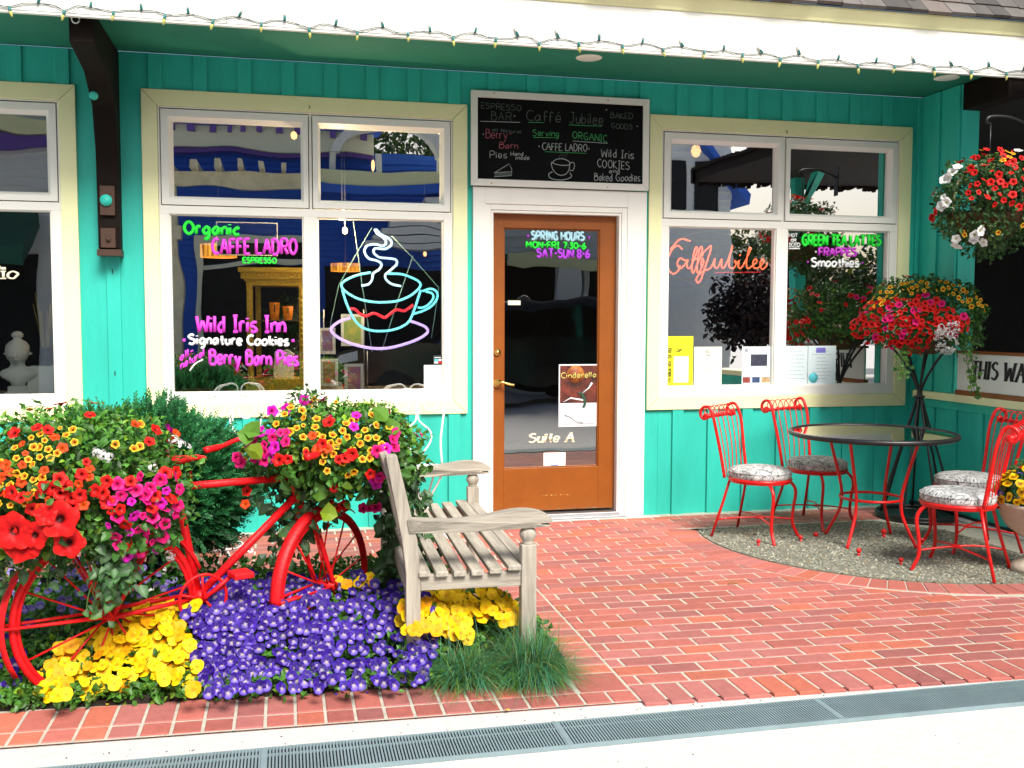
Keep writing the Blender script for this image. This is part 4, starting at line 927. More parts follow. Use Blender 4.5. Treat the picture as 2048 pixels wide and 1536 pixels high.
q = MB(); q.box(-.285, -.255, -HL+.057, HL-.057, .335, .400, WY); q.build('back_rail', be, bevel=.004)
def slope_T(): return Matrix.Translation((-.262, 0, .46)) @ Matrix.Rotation(R(-13), 4, 'Y')
q = MB(); TT = slope_T(); q.box(-.016, .016, -HL+.057, HL-.057, .34, .42, WY, TT); q.build('top_rail', be, bevel=.005)
q = MB(); q.box(-.016, .016, -HL+.057, HL-.057, .0, .05, WY, TT); q.build('lower_back_rail', be, bevel=.004)
for k in range(15):
    y = -HL+.12+k*(2*HL-.24)/14; q = MB(); q.box(-.008, .008, y-.022, y+.022, .051, .339, WZ, TT); q.build('back_slat', be, bevel=.002)

def fabric():
    m = bpy.data.materials.new('scrollwork_fabric'); m.use_nodes = True; t = m.node_tree; n = t.nodes; L = t.links; b = n['Principled BSDF']; b.inputs['Roughness'].default_value = .9; b.inputs['Specular IOR Level'].default_value = .15
    tc = n.new('ShaderNodeTexCoord'); ns = n.new('ShaderNodeTexNoise'); ns.inputs['Scale'].default_value = 9; ns.inputs['Detail'].default_value = 1.5
    L.new(tc.outputs['Object'], ns.inputs['Vector'])
    va = n.new('ShaderNodeVectorMath'); va.operation = 'MULTIPLY_ADD'; va.inputs[1].default_value = (.22, .22, .22); L.new(ns.outputs['Color'], va.inputs[0]); L.new(tc.outputs['Object'], va.inputs[2])
    vo = n.new('ShaderNodeTexVoronoi'); vo.inputs['Scale'].default_value = 12; L.new(va.outputs[0], vo.inputs['Vector'])
    mu = n.new('ShaderNodeMath'); mu.operation = 'MULTIPLY'; mu.inputs[1].default_value = 24; L.new(vo.outputs['Distance'], mu.inputs[0])
    si = n.new('ShaderNodeMath'); si.operation = 'SINE'; L.new(mu.outputs[0], si.inputs[0])
    rp = n.new('ShaderNodeValToRGB'); e = rp.color_ramp.elements; e[0].position = .0; e[0].color = (.62, .63, .61, 1); e[1].position = .80; e[1].color = (.58, .60, .60, 1)
    x = e.new(.9); x.color = (.06, .07, .08, 1); x = e.new(1.0); x.color = (.16, .17, .18, 1)
    L.new(si.outputs[0], rp.inputs[0])
    n2 = n.new('ShaderNodeTexNoise'); n2.inputs['Scale'].default_value = 22; L.new(tc.outputs['Object'], n2.inputs['Vector'])
    mr = n.new('ShaderNodeMapRange'); mr.inputs['From Min'].default_value = .35; mr.inputs['From Max'].default_value = .6; mr.inputs['To Min'].default_value = .55; mr.inputs['To Max'].default_value = 1.0; L.new(n2.outputs['Fac'], mr.inputs[0])
    mx = n.new('ShaderNodeMix'); mx.data_type = 'RGBA'; mx.blend_type = 'MULTIPLY'; mx.inputs['Factor'].default_value = 1; L.new(rp.outputs[0], mx.inputs['A']); L.new(mr.outputs[0], mx.inputs['B']); L.new(mx.outputs['Result'], b.inputs['Base Color'])
    return m
M['fabric'] = fabric()
def bistro_chair():
    t = thing('bistro_chair', 'x', 'chair', (0, 0, 0), 0, 'red bistro chairs round the glass table'); RD = M['red']
    q = MB(); ring = [(.195*math.cos(a), .195*math.sin(a), .385) for a in np.linspace(0, 2*math.pi, 37)[:-1]]
    q.tube(ring, .010, RD, 8, closed=True); q.tube([(p[0]*.985, p[1]*.985, .373) for p in ring], .008, RD, 6, closed=True); q.lathe([(0, .378), (.19, .378), (.19, .384), (0, .384)], RD, 32); q.build('seat_ring', t)
    q = MB(); q.lathe([(0, .386), (.180, .386), (.196, .396), (.201, .415), (.198, .437), (.180, .452), (.14, .460), (.07, .464), (0, .465)], M['fabric'], 40); q.tube([(.199*math.cos(a), .199*math.sin(a), .434) for a in np.linspace(0, 2*math.pi, 41)[:-1]], .0035, M['fabric'], 6, closed=True); q.build('seat_cushion', t)
    for sy in (-1, 1):
        q = MB(); q.tube([(-.150, .12*sy, .385), (-.185, .145*sy, .23), (-.245, .185*sy, .0)], .0095, RD, 8); q.build('leg', t)
        q = MB(); q.tube(smooth_pts([(.115, .125*sy, .383), (.155, .155*sy, .345), (.172, .168*sy, .29), (.160, .160*sy, .18), (.158, .158*sy, .09), (.178, .172*sy, .03), (.190, .18*sy, .0)], 5), .0105, RD, 8); q.build('leg', t)
    q = MB()
    for sy in (-1, 1):
        q.tube(smooth_pts([(-.215, .165*sy, .115), (-.10, .10*sy, .130), (0, .022*sy, .132), (.08, .08*sy, .126), (.158, .158*sy, .115)], 5), .0055, RD, 6)
    q.tube([(.022*math.cos(a), .022*math.sin(a), .128) for a in np.linspace(0, 2*math.pi, 13)[:-1]], .005, RD, 6, closed=True); q.build('stretcher', t)
    def path(y, k=1.0):
        yb = y*.84
        return smooth_pts([(-.172-.02*(1-abs(y)/.18), yb, .39), (-.200, y*.9, .56), (-.228, y, .72), (-.248, y, .795), (-.272, y, .838), (-.305, y, .845), (-.334, y, .820), (-.334, y, .785), (-.312, y, .765), (-.290, y, .776)], 5)
    for y in (-.185, .185):
        q = MB(); q.tube(path(y), .0105, RD, 8); q.lathe([(0, -.010), (.020, -.008), (.024, 0), (.020, .008), (0, .010)], RD, 12, T=Matrix.Translation((-.296, y, .782)) @ Matrix.Rotation(R(90), 4, 'X')); q.build('back_post', t)
    q = MB()
    for y in (-.125, -.062, 0, .062, .125): q.tube(path(y), .0034, RD, 6)
    q.build('back_wires', t); q = MB(); q.tube([(-.296, -.185, .782), (-.296, .185, .782)], .009, RD, 8)
    for y in (-.125, -.062, 0, .062, .125): q.lathe([(0, -.012), (.013, -.009), (.016, 0), (.013, .009), (0, .012)], RD, 10, T=Matrix.Translation((-.296, y, .782)) @ Matrix.Rotation(R(90), 4, 'X'))
    q.build('crossbar', t)
    return t
ch0 = bistro_chair()
for i, (x, y, a, lb_) in enumerate(((1.580, -.885, -52, 'red bistro chair farthest left, next to the brick paving'), (2.160, -.585, -66, 'red bistro chair against the teal wall behind the glass table'),
        (2.285, -1.895, 129, 'red bistro chair nearest the camera, its scrolled back turned this way'), (2.72, -1.42, 172, 'red bistro chair by the side wall, half hidden behind the stone urn'))):
    c = ch0 if i == 0 else copy_tree(ch0); c.location = (x, y, .004); c.rotation_euler = (0, 0, R(a)); c['label'] = lb_
tb = thing('bistro_table', 'round glass topped bistro table on curved red legs', 'table', (2.215, -1.15, .004), R(-6)); RD = M['red']
q = MB(); q.lathe([(0, .688), (.492, .688), (.492, .698), (0, .698)], M['tglass'], 64, smooth=False); q.build('glass_top', tb)
q = MB(); q.tube([(.499*math.cos(a), .499*math.sin(a), .690) for a in np.linspace(0, 2*math.pi, 73)[:-1]], .0165, M['black'], 10, closed=True); q.build('rim', tb)
for k in range(4):
    a = R(90*k+38); c, s = math.cos(a), math.sin(a); q = MB()
    q.tube(smooth_pts([(r*c, r*s, z) for r, z in ((.30, .676), (.262, .55), (.218, .40), (.198, .30), (.205, .20), (.25, .10), (.305, .0))], 5), .0105, RD, 8); q.build('leg', tb)
q = MB(); q.tube([(.188*math.cos(a), .188*math.sin(a), .285) for a in np.linspace(0, 2*math.pi, 41)[:-1]], .009, RD, 8, closed=True)
q.tube([(.30*math.cos(a), .30*math.sin(a), .672) for a in np.linspace(0, 2*math.pi, 41)[:-1]], .006, M['black'], 6, closed=True); q.build('leg_ring', tb)
# little red stake lights in the gravel
for i, (x, y, s, lb_) in enumerate(((1.779, -1.064, 1, 'small red ball stake between the left chair and the table'), (2.293, -.833, 1, 'small red ball stake in the gravel behind the table'), (1.929, -1.485, 1.1, 'small red ball stake in front of the table'), (2.374, -1.06, 1.35, 'larger red ball stake under the table'),
        (2.251, -1.60, 1, 'small red ball stake between the table and the near chair'), (1.461, -1.115, 1, 'small red ball stake touching the left chair foot'), (2.048, -1.73, 1, 'small red ball stake nearest the brick edge'), (2.487, -1.303, 1, 'small red ball stake by the wall side chair'), (1.95, -.95, 1.2, 'low half buried red ball stake left of the table legs'))):
    t = thing('garden_stake', lb_, 'stake', (x, y, .004), 0, 'small red ball stakes in the gravel'); z0 = -.02 if i == 8 else 0
    q = MB(); q.tube([(0, 0, -.01+z0), (0, 0, .018*s+z0)], .008*s, M['red'], 8); q.build('stem', t)
    q = MB(); q.lathe([(0, -.014*s), (.010*s, -.010*s), (.0145*s, 0), (.010*s, .010*s), (0, .014*s)], M['red'], 12, (0, 0, .028*s+z0)); q.build('ball', t)
# black wrought iron stand
st = thing('plant_stand', 'tall black iron stand with rods crossing at a narrow waist beside the glass table', 'plant stand', (3.0, -.50, .0))
BK = M['black']; q = MB()
for k in range(7):
    a = R(360/7*k+10); c, s = math.cos(a), math.sin(a); c2, s2 = math.cos(a+.5), math.sin(a+.5)
    q.tube(smooth_pts([(.26*c, .26*s, .03), (.14*c, .14*s, .45), (.022*c, .022*s, .84), (.028*c2, .028*s2, .96), (.13*c2, .13*s2, 1.14), (.24*c2, .24*s2, 1.27)], 5), .0085, BK, 7)
q.build('rods', st)
q = MB()
for r, z, w_ in ((.265, .035, .014), (.225, .02, .010)): q.tube([(r*math.cos(a), r*math.sin(a), z) for a in np.linspace(0, 2*math.pi, 41)[:-1]], w_, BK, 8, closed=True)
q.lathe([(.21, .0), (.275, .0), (.275, .022), (.21, .022)], BK, 40); q.build('base_ring', st)
q = MB(); q.tube([(.032*math.cos(a), .032*math.sin(a), .87) for a in np.linspace(0, 2*math.pi, 17)[:-1]], .008, BK, 6, closed=True); q.tube([(.24*math.cos(a), .24*math.sin(a), 1.26) for a in np.linspace(0, 2*math.pi, 33)[:-1]], .008, BK, 6, closed=True); q.build('bands', st)
COIR = mat('brown_coir', (.10, .055, .02), .95, var=.4, vscale=40, bump=.8, bscale=60)
q = MB(); q.lathe([(0, 1.17), (.10, 1.175), (.17, 1.22), (.215, 1.30), (.20, 1.30), (0, 1.28)], COIR, 28); q.build('basket_liner', st)
# white iron chairs by the wall
def white_chair():
    t = thing('iron_chair', 'x', 'chair', (0, 0, 0), 0, 'white wire chairs under the left window'); WM = M['whitemetal']
    q = MB(); q.lathe([(0, .437), (.165, .437), (.178, .445), (.178, .452), (.165, .458), (0, .46)], WM, 32); q.build('seat', t)
    def loop(pts): return smooth_pts([(y, .16+max(0, z-.46)*.12, z) for y, z in pts], 5)
    q = MB()
    q.tube(loop([(-.16, .45), (-.155, .60), (-.175, .74), (-.19, .86), (-.15, .93), (-.08, .945)]), .0075, WM, 7); q.tube(loop([(.16, .45), (.155, .60), (.175, .74), (.19, .86), (.15, .93), (.08, .945)]), .0075, WM, 7); q.build('back_frame', t)
    q = MB()
    for s in (-1, 1):
        q.tube(loop([(.02*s, .46), (.03*s, .52), (.085*s, .60), (.085*s, .67), (.012*s, .74), (.008*s, .80), (.008*s, .86)]), .006, WM, 6)
        q.tube(loop([(.01*s, .86), (.02*s, .93), (.07*s, .95), (.14*s, .92), (.15*s, .86), (.11*s, .81), (.06*s, .82), (.04*s, .87)]), .006, WM, 6)
    q.build('scroll', t)
    for k in range(4):
        a = R(45+90*k); c, s = math.cos(a), math.sin(a); q = MB()
        q.tube(smooth_pts([(.14*c, .14*s, .44), (.10*c, .10*s, .36), (.035*c, .035*s, .25), (.03*c, .03*s, .18), (.10*c, .10*s, .08), (.19*c, .19*s, .0), (.205*c, .205*s, .02)], 5), .007, WM, 7); q.build('leg', t)
    q = MB()
    for z in (.17, .185, .20, .215, .23): q.tube([(.045*math.cos(a), .045*math.sin(a), z) for a in np.linspace(0, 2*math.pi, 17)[:-1]], .006, WM, 6, closed=True)
    q.tube([(.135*math.cos(a), .135*math.sin(a), .07) for a in np.linspace(0, 2*math.pi, 25)[:-1]], .005, WM, 6, closed=True); q.build('twist', t)
    return t
w0 = white_chair(); w0.location = (-.54, -.42, 0); w0.rotation_euler = (0, 0, R(6)); w0['label'] = 'white wire chair seen over the bench, under the left window'
w1 = copy_tree(w0); w1.location = (-1.80, -.70, 0); w1.rotation_euler = (0, 0, R(-20)); w1['label'] = 'white wire chair hidden behind the red bicycle'

# ------------------------------------------------------------------ red bicycle
BR = M['bikered']
bk = thing('bicycle', 'old bicycle painted all over in red, planted in the flower bed with flower baskets', 'bicycle', (-2.08, -2.77, 0), math.atan2(.37, .845))
HR, HF, BBx = Vector((0, 0, .28)), Vector((.907, 0, .250)), Vector((.349, 0, .296))
q = MB()
q.tube([BBx, (.262, 0, .765)], .0165, BR, 10); q.tube([(.266, 0, .745), (.735, 0, .738)], .0150, BR, 10); q.tube([BBx, (.775, 0, .655)], .0170, BR, 10); q.tube([(.738, 0, .805), (.800, 0, .605)], .020, BR, 10)
for s in (-1, 1): q.tube([(BBx.x, .03*s, BBx.z), (0, .06*s, .28)], .009, BR, 8); q.tube([(.266, .02*s, .735), (.1, .05*s, .455), (0, .06*s, .28)], .008, BR, 8)
q.tube([(BBx.x, -.045, BBx.z), (BBx.x, .045, BBx.z)], .026, BR, 12); q.build('frame', bk)
def wheel(c, ang, name, r=.315):
    q = MB(); T_ = Matrix.Translation(c) @ Matrix.Rotation(ang, 4, 'Z')
    ring = [T_ @ Vector((r*math.cos(a), 0, r*math.sin(a))) for a in np.linspace(0, 2*math.pi, 49)[:-1]]
    q.tube(ring, .0135, BR, 8, closed=True); q.tube([T_ @ Vector(((r-.018)*math.cos(a), 0, (r-.018)*math.sin(a))) for a in np.linspace(0, 2*math.pi, 49)[:-1]], .008, BR, 6, closed=True); o = q.build(name, bk)
    q = MB()
    for k in range(15):
        a = 2*math.pi*k/15+.2; q.tube([T_ @ Vector((.02*math.cos(a+.6), .025*(1 if k % 2 else -1), .02*math.sin(a+.6))), T_ @ Vector(((r-.02)*math.cos(a), 0, (r-.02)*math.sin(a)))], .0042, BR, 5)
    q.build('spokes', o); q = MB(); q.tube([T_ @ Vector((0, -.055, 0)), T_ @ Vector((0, .055, 0))], .020, BR, 10); q.build('hub', o)
    return T_
def fender(T_, r, a0, a1, name, wd=.030):
    q = MB(); n = 30; k = 7; vs = []
    for i in range(n):
        a = a0+(a1-a0)*i/(n-1)
        for j in range(k):
            b = -1+2*j/(k-1); rr = r-.016*b*b
            vs.append(T_ @ Vector((rr*math.cos(a), wd*b, rr*math.sin(a))))
        for j in range(k-1, -1, -1):
            b = -1+2*j/(k-1); rr = r-.0025-.016*b*b
            vs.append(T_ @ Vector((rr*math.cos(a), wd*b*.96, rr*math.sin(a))))
    m_ = 2*k; fs = [(i*m_+j, i*m_+(j+1) % m_, (i+1)*m_+(j+1) % m_, (i+1)*m_+j) for i in range(n-1) for j in range(m_)]
    q.add(vs, fs+[tuple(range(m_))[::-1], tuple((n-1)*m_+j for j in range(m_))], BR, True)
    for a in (math.pi*.99,):
        for s in (-1, 1): q.tube([T_ @ Vector((0, .05*s, 0)), T_ @ Vector(((r-.015)*math.cos(a), wd*.95*s, (r-.015)*math.sin(a)))], .0065, BR, 6)
    q.build(name, bk)
Tr = wheel(HR, 0, 'wheel', .335); fender(Tr, .385, R(20), R(208), 'fender', .027)
STEER = R(29); Tf = wheel(HF, STEER, 'wheel', .318); fender(Tf, .362, R(55), R(181), 'fender', .029)
q = MB()
Sv = Vector((-math.sin(STEER), math.cos(STEER), 0))
for s in (-1, 1): q.tube(smooth_pts([Vector((.802, 0, .60))+Sv*.012*s, Vector((.825, 0, .52))+Sv*.045*s, Vector((.865, 0, .38))+Sv*.05*s, HF+Sv*.05*s], 4), [.013]*9+[.011]*4, BR, 8)
q.build('fork', bk)
q = MB(); q.tube([(.738, 0, .80), (.722, 0, .865)], .012, BR, 8)
FWd = Vector((math.cos(STEER), math.sin(STEER), 0))
for s in (-1, 1): q.tube(smooth_pts([Vector((.722, 0, .865)), Vector((.722, 0, .865))+FWd*.05+Sv*.10*s+Vector((0,0,.03)), Vector((.722, 0, .87))+Sv*.22*s+FWd*.0+Vector((0,0,.025)), Vector((.722, 0, .87))+Sv*.25*s-FWd*.10, Vector((.722, 0, .865))+Sv*.255*s-FWd*.19], 5), [.0105]*16+[.0145]*5, BR, 8)
q.build('handlebar', bk)
q = MB(); sec = []
for i, (x, wd, z, th) in enumerate(((-.115, .055, .872, .03), (-.09, .078, .878, .04), (-.04, .075, .874, .04), (.03, .040, .868, .03), (.09, .022, .868, .022), (.125, .012, .860, .016))):
    sec.append([( .262+x, wd*math.cos(a), z-th/2+th/2*math.sin(a)) for a in np.linspace(0, 2*math.pi, 13)[:-1]])
vs = [v for s in sec for v in s]; q.add(vs, [(i*12+j, i*12+(j+1) % 12, (i+1)*12+(j+1) % 12, (i+1)*12+j) for i in range(5) for j in range(12)]+[tuple(range(12))[::-1], tuple(60+j for j in range(12))], BR, True)
q.tube([(.262, 0, .76), (.256, 0, .85)], .011, BR, 8); q.build('saddle', bk)
q = MB(); T_ = Matrix.Translation((BBx.x, -.055, BBx.z)); cr2 = [T_ @ Vector((.095*math.cos(a), 0, .095*math.sin(a))) for a in np.linspace(0, 2*math.pi, 33)[:-1]]; q.tube(cr2, .0065, BR, 6, closed=True)
for k in range(5): a = R(72*k+20); q.tube([T_ @ Vector((0, 0, 0)), T_ @ Vector((.095*math.cos(a), 0, .095*math.sin(a)))], .005, BR, 6)
q.build('chainring', bk)
for s, a in ((-1, R(35)), (1, R(215))):
    q = MB(); e = Vector((BBx.x+.16*math.cos(a), .075*s, BBx.z+.16*math.sin(a))); q.tube([(BBx.x, .065*s, BBx.z), e], .009, BR, 8); o = q.build('crank', bk); q = MB(); q.box(e.x-.04, e.x+.04, min(e.y, e.y+.09*s), max(e.y, e.y+.09*s), e.z-.012, e.z+.012, BR); q.build('pedal', o, bevel=.004)
q = MB()
for s in (-1, 1): q.tube([(.235, .05*s, .66), (.0, .07*s, .64), (-.30, .07*s, .63)], .007, BR, 6); q.tube([(0, .065*s, .28), (-.18, .07*s, .635)], .006, BR, 6)
for x in (-.3, -.15, 0.0, .12): q.tube([(x, -.07, .635), (x, .07, .635)], .006, BR, 6)
q.build('rack', bk)
def wire_basket(lb_, c, rx, ry, h):
    t = thing('flower_basket', lb_, 'basket', c); q = MB(); vs = []
    n = 28
    for i, (k, z) in enumerate(((.62, 0), (.9, h*.55), (1.0, h))):
        q.tube([(rx*k*math.cos(a), ry*k*math.sin(a), z) for a in np.linspace(0, 2*math.pi, n+1)[:-1]], .004, BK, 5, closed=True)
    for i in range(16): a = 2*math.pi*i/16; q.tube([(rx*k*math.cos(a), ry*k*math.sin(a), z) for k, z in ((.05, 0), (.62, 0), (.9, h*.55), (1, h))], .003, BK, 5)
    q.build('wire_frame', t); q = MB(); vs = []
    prof = ((.05, .004), (.58, .006), (.86, h*.55), (.96, h*.96), (.9, h*.9), (.05, h*.85))
    for k, z in prof:
        for i in range(n): a = 2*math.pi*i/n; vs.append((rx*k*math.cos(a), ry*k*math.sin(a), z))
    q.add(vs, [(i*n+j, i*n+(j+1) % n, (i+1)*n+(j+1) % n, (i+1)*n+j) for i in range(len(prof)-1) for j in range(n)], COIR, True); q.build('liner', t); return t
def bike_w(s, l, z): v = Matrix.Rotation(math.atan2(.37, .845), 4, 'Z') @ Vector((s, l, z)); return v+Vector((-2.08, -2.77, 0))
wire_basket('coir lined wire basket on the rear rack of the red bicycle', bike_w(-.08, 0, .645), .22, .17, .20)
wire_basket('coir lined wire basket at the handlebar of the red bicycle', bike_w(.96, 0, .66), .19, .15, .20)

# stone urn at the right edge
ur = thing('stone_urn', 'pale stone urn on a narrow foot at the right edge of the gravel', 'urn', (2.70, -2.02, 0))
STN = mat('pale_stone', (.52, .46, .36), .85, var=.15, vscale=14, bump=.4, bscale=40)
q = MB(); q.lathe([(0, 0), (.13, 0), (.13, .035), (.105, .05), (.06, .08), (.048, .14), (.055, .19), (.09, .21), (.15, .25), (.185, .31), (.195, .36), (.215, .375), (.215, .395), (.19, .395), (.175, .36), (0, .355)], STN, 40); q.build('urn_body', ur)
# hanging basket with its bracket
hb = thing('hanging_basket', 'coir lined hanging basket on an iron arm from the side wall, full of flowers', 'hanging basket', (2.98, -1.08, 2.05))
q = MB(); q.lathe([(0, -.14), (.10, -.125), (.20, -.06), (.25, .03), (.25, .05), (.22, .05), (0, .03)], COIR, 28); q.build('liner', hb)
q = MB(); q.tube([(.252*math.cos(a), .252*math.sin(a), .045) for a in np.linspace(0, 2*math.pi, 33)[:-1]], .006, BK, 6, closed=True)
q.tube(smooth_pts([(-.25, 0, .045), (-.24, 0, .2), (-.15, 0, .32), (0, 0, .36), (.15, 0, .32), (.24, 0, .2), (.25, 0, .045)], 6), .008, cm('cream_wire', (.45, .40, .20)), 6); q.tube([(0, 0, .36), (0, 0, .62)], .005, BK, 6); q.build('hanger', hb)
q = MB(); q.tube(smooth_pts([(.33, 0, .60), (.15, 0, .66), (0, 0, .66), (-.03, 0, .63), (0, 0, .61)], 5), .009, BK, 7); q.box(.315, .322, -.03, .03, .45, .70, BK); q.build('wall_arm', hb)
# twig and fallen petals on the brick
q = MB(); p = at(1465, 1168, z=.004); q.tube(smooth_pts([p+Vector((-.025, 0, .002)), p+Vector((-.005, .004, .006)), p+Vector((.012, -.003, .003)), p+Vector((.025, -.010, .004))], 4), .003, cm('dry_leaf', (.20, .11, .03)), 5); tag(q.build('dry_twig'), 'small dry brown twig lying on the brick paving', 'twig')

# ================================================================== PLANTS
def nrmz(a): return a/np.maximum(np.linalg.norm(a, axis=1, keepdims=True), 1e-9)
def leaf_arrays(P, A, N, L, Wd, col, tip=.15, fold=.3, edge=None):
    P = np.asarray(P, float); n = len(P); A = nrmz(np.asarray(A, float)); N = np.asarray(N, float); N = nrmz(N-A*np.sum(A*N, 1, keepdims=True)); S = np.cross(A, N)
    L = np.broadcast_to(np.asarray(L, float).reshape(-1, 1), (n, 1)); Wd = np.broadcast_to(np.asarray(Wd, float).reshape(-1, 1), (n, 1))
    v = np.stack([P, P+A*L*.42+S*Wd*.5+N*Wd*fold, P+A*L*.42-S*Wd*.5+N*Wd*fold, P+A*L-N*L*tip, P+A*L*.5+N*L*.03, P+A*L*.78+S*Wd*.33+N*Wd*fold*.4-N*L*tip*.5, P+A*L*.78-S*Wd*.33+N*Wd*fold*.4-N*L*tip*.5], 1)
    f = np.array([(0, 2, 4), (2, 6, 4), (6, 3, 4), (3, 5, 4), (5, 1, 4), (1, 0, 4)])
    F = (f[None]+7*np.arange(n)[:, None, None]).reshape(-1, 3)
    C = np.repeat(np.asarray(col, float)[:, None, :], 7, 1)
    if edge is not None: C[:, [0, 4]] = edge
    return v.reshape(-1, 3), F, C.reshape(-1, 3)
def join(parts):
    V, F, C, o = [], [], [], 0
    for v, f, c in parts: V.append(v); F.append(f+o); C.append(c); o += len(v)
    return np.concatenate(V), np.concatenate(F), np.concatenate(C)
def greens(n, base, lo=.55, hi=1.7, yel=.12):
    c = np.array(base)[None]*RNG.uniform(lo, hi, (n, 1)); m_ = RNG.random(n) < yel; c[m_] = c[m_]*np.array([2.4, 1.5, .8]); return c
def rnd_dir(n): return nrmz(RNG.normal(size=(n, 3)))
def mound_leaves(c, r, n, size, base, aspect=.55, zmin=-.9, reject=None, shell=(.72, 1.03), yel=.12):
    d = rnd_dir(int(n*1.6)); d = d[d[:, 2] > zmin][:n]; k = RNG.uniform(shell[0], shell[1], (len(d), 1)); lump = 1+.10*np.sin(d[:, :1]*7+1)*np.cos(d[:, 1:2]*6)+.06*np.sin(d[:, 2:]*11)
    P = np.array(c)+d*np.array(r)*k*lump
    if reject is not None: keep = ~reject(P); P, d = P[keep], d[keep]
    N = nrmz(d*.8+np.array([0, -.15, .6])+RNG.normal(size=d.shape)*.35); A = nrmz(d*.5+RNG.normal(size=d.shape)*.7+np.array([0, 0, -.15]))
    s = RNG.uniform(.65, 1.3, len(P))*size
    return leaf_arrays(P, A, N, s, s*aspect, greens(len(P), base, yel=yel))
def put(name, parent, arr, mm=None):
    V, F, C = arr; return npmesh(name, V-np.array(parent.location)[None], F, mm or M['leaf'], C, parent)

def meshdata(V, F, C):
    me_o = npmesh('tmp', V, F, M['petal'], C, None, True); me = me_o.data; bpy.data.objects.remove(me_o); return me
def petunia(R_, throat, mid, edge, depth=.55, lobes=5, ruf=.06, seed=0):
    rr = [.05, .18, .34, .6, .85, 1.0]; n = 25; V, C, F = [], [], []; rg = np.random.default_rng(seed)
    ph = rg.uniform(0, 6)
    for i, r in enumerate(rr):
        for j in range(n):
            a = 2*math.pi*j/n; k = 1+(.10*math.cos(lobes*a)-.02)*r**2
            z = -depth*(1-min(1, r/.62))**1.3+ruf*math.sin(2*lobes*a+ph)*r**3-.13*max(0, r-.6)
            V.append((R_*r*k*math.cos(a), R_*r*k*math.sin(a), R_*z+R_*.05*rg.normal()*r))
            t = np.array(throat) if i < 2 else (np.array(mid) if i < 4 else np.array(edge)); v = .86+.16*abs(math.cos(lobes*a/2)); C.append(t*v*rg.uniform(.86, 1.08))
    for i in range(len(rr)-1):
        for j in range(n):
            a, b, c, d = i*n+j, i*n+(j+1) % n, (i+1)*n+(j+1) % n, (i+1)*n+j; F += [(a, b, c), (a, c, d)]
    V.append((0, 0, -depth*R_*.95)); C.append(np.array(throat)*.6)
    for j in range(n): F.append((len(V)-1, (j+1) % n, j))
    return meshdata(V, F, np.array(C))
def pansy(R_, petals, seed=0):
    """petals: list of (angle deg, reach, half width, centre colour, mid colour, edge colour)"""
    V, C, F = [], [], []; rg = np.random.default_rng(seed)
    for k, (an, re, wd, c0, c1, c2) in enumerate(petals):
        a = R(an+rg.uniform(-6, 6)); d = (math.cos(a), math.sin(a)); s = (-d[1], d[0]); z = .05*k; o = len(V); n = 12; cup = rg.uniform(-.05, .22)
        V.append((0, 0, R_*(z*.6))); C.append(c0)
        for ring, (f, col) in enumerate(((.45, c1), (1.0, c2))):
            for j in range(n+1):
                t = math.pi*(j/n)*1.5-math.pi*.75; lx = re*(.48+.52*math.cos(t))*f; ly = wd*math.sin(t)*f*(1 if abs(t) < 1.6 else .9); wv = .05*math.sin(3*t+rg.uniform(0, 1))*f
                V.append((R_*(d[0]*lx+s[0]*ly), R_*(d[1]*lx+s[1]*ly), R_*(z+cup*lx*lx-.25*ly*ly+wv*.6))); C.append(col)
        for j in range(n):
            F.append((o, o+1+j, o+2+j)); a1, b1, c_, d_ = o+1+j, o+2+j, o+1+n+1+j+1, o+1+n+1+j; F += [(a1, d_, c_), (a1, c_, b1)]
    return meshdata(V, F, np.array(C))
def cluster_mesh(R_, n, col, seed=0):
    rg = np.random.default_rng(seed); V, F, C = [], [], []
    for _ in range(n):
        d = rg.normal(size=3); d /= np.linalg.norm(d); d[2] = abs(d[2])*.7; p = d*R_*rg.uniform(.7, 1); a0 = rg.uniform(0, 6); o = len(V)
        e1 = np.cross(d, (.3, .5, .8)); e1 /= np.linalg.norm(e1); e2 = np.cross(d, e1); V.append(p); C.append(np.array(col)*.8)
        for j in range(8): a = a0+j*math.pi/4; rr = R_*.34*(1 if j % 2 == 0 else .85); V.append(p+(e1*math.cos(a)+e2*math.sin(a))*rr+d*.002); C.append(np.array(col)*rg.uniform(.85, 1.05))
        F += [(o, o+1+j, o+1+(j+1) % 8) for j in range(8)]
    return meshdata(V, F, np.array(C))
def quat_face(n, roll=0.0):
    n = Vector(n).normalized(); up = Vector((0, 0, 1)); y = up-n*up.dot(n)
    if y.length < 1e-3: y = Vector((0, 1, 0))
    y.normalize(); x = y.cross(n); mm = Matrix((x, y, n)).transposed(); return (mm @ Matrix.Rotation(roll, 3, 'Z')).to_quaternion()
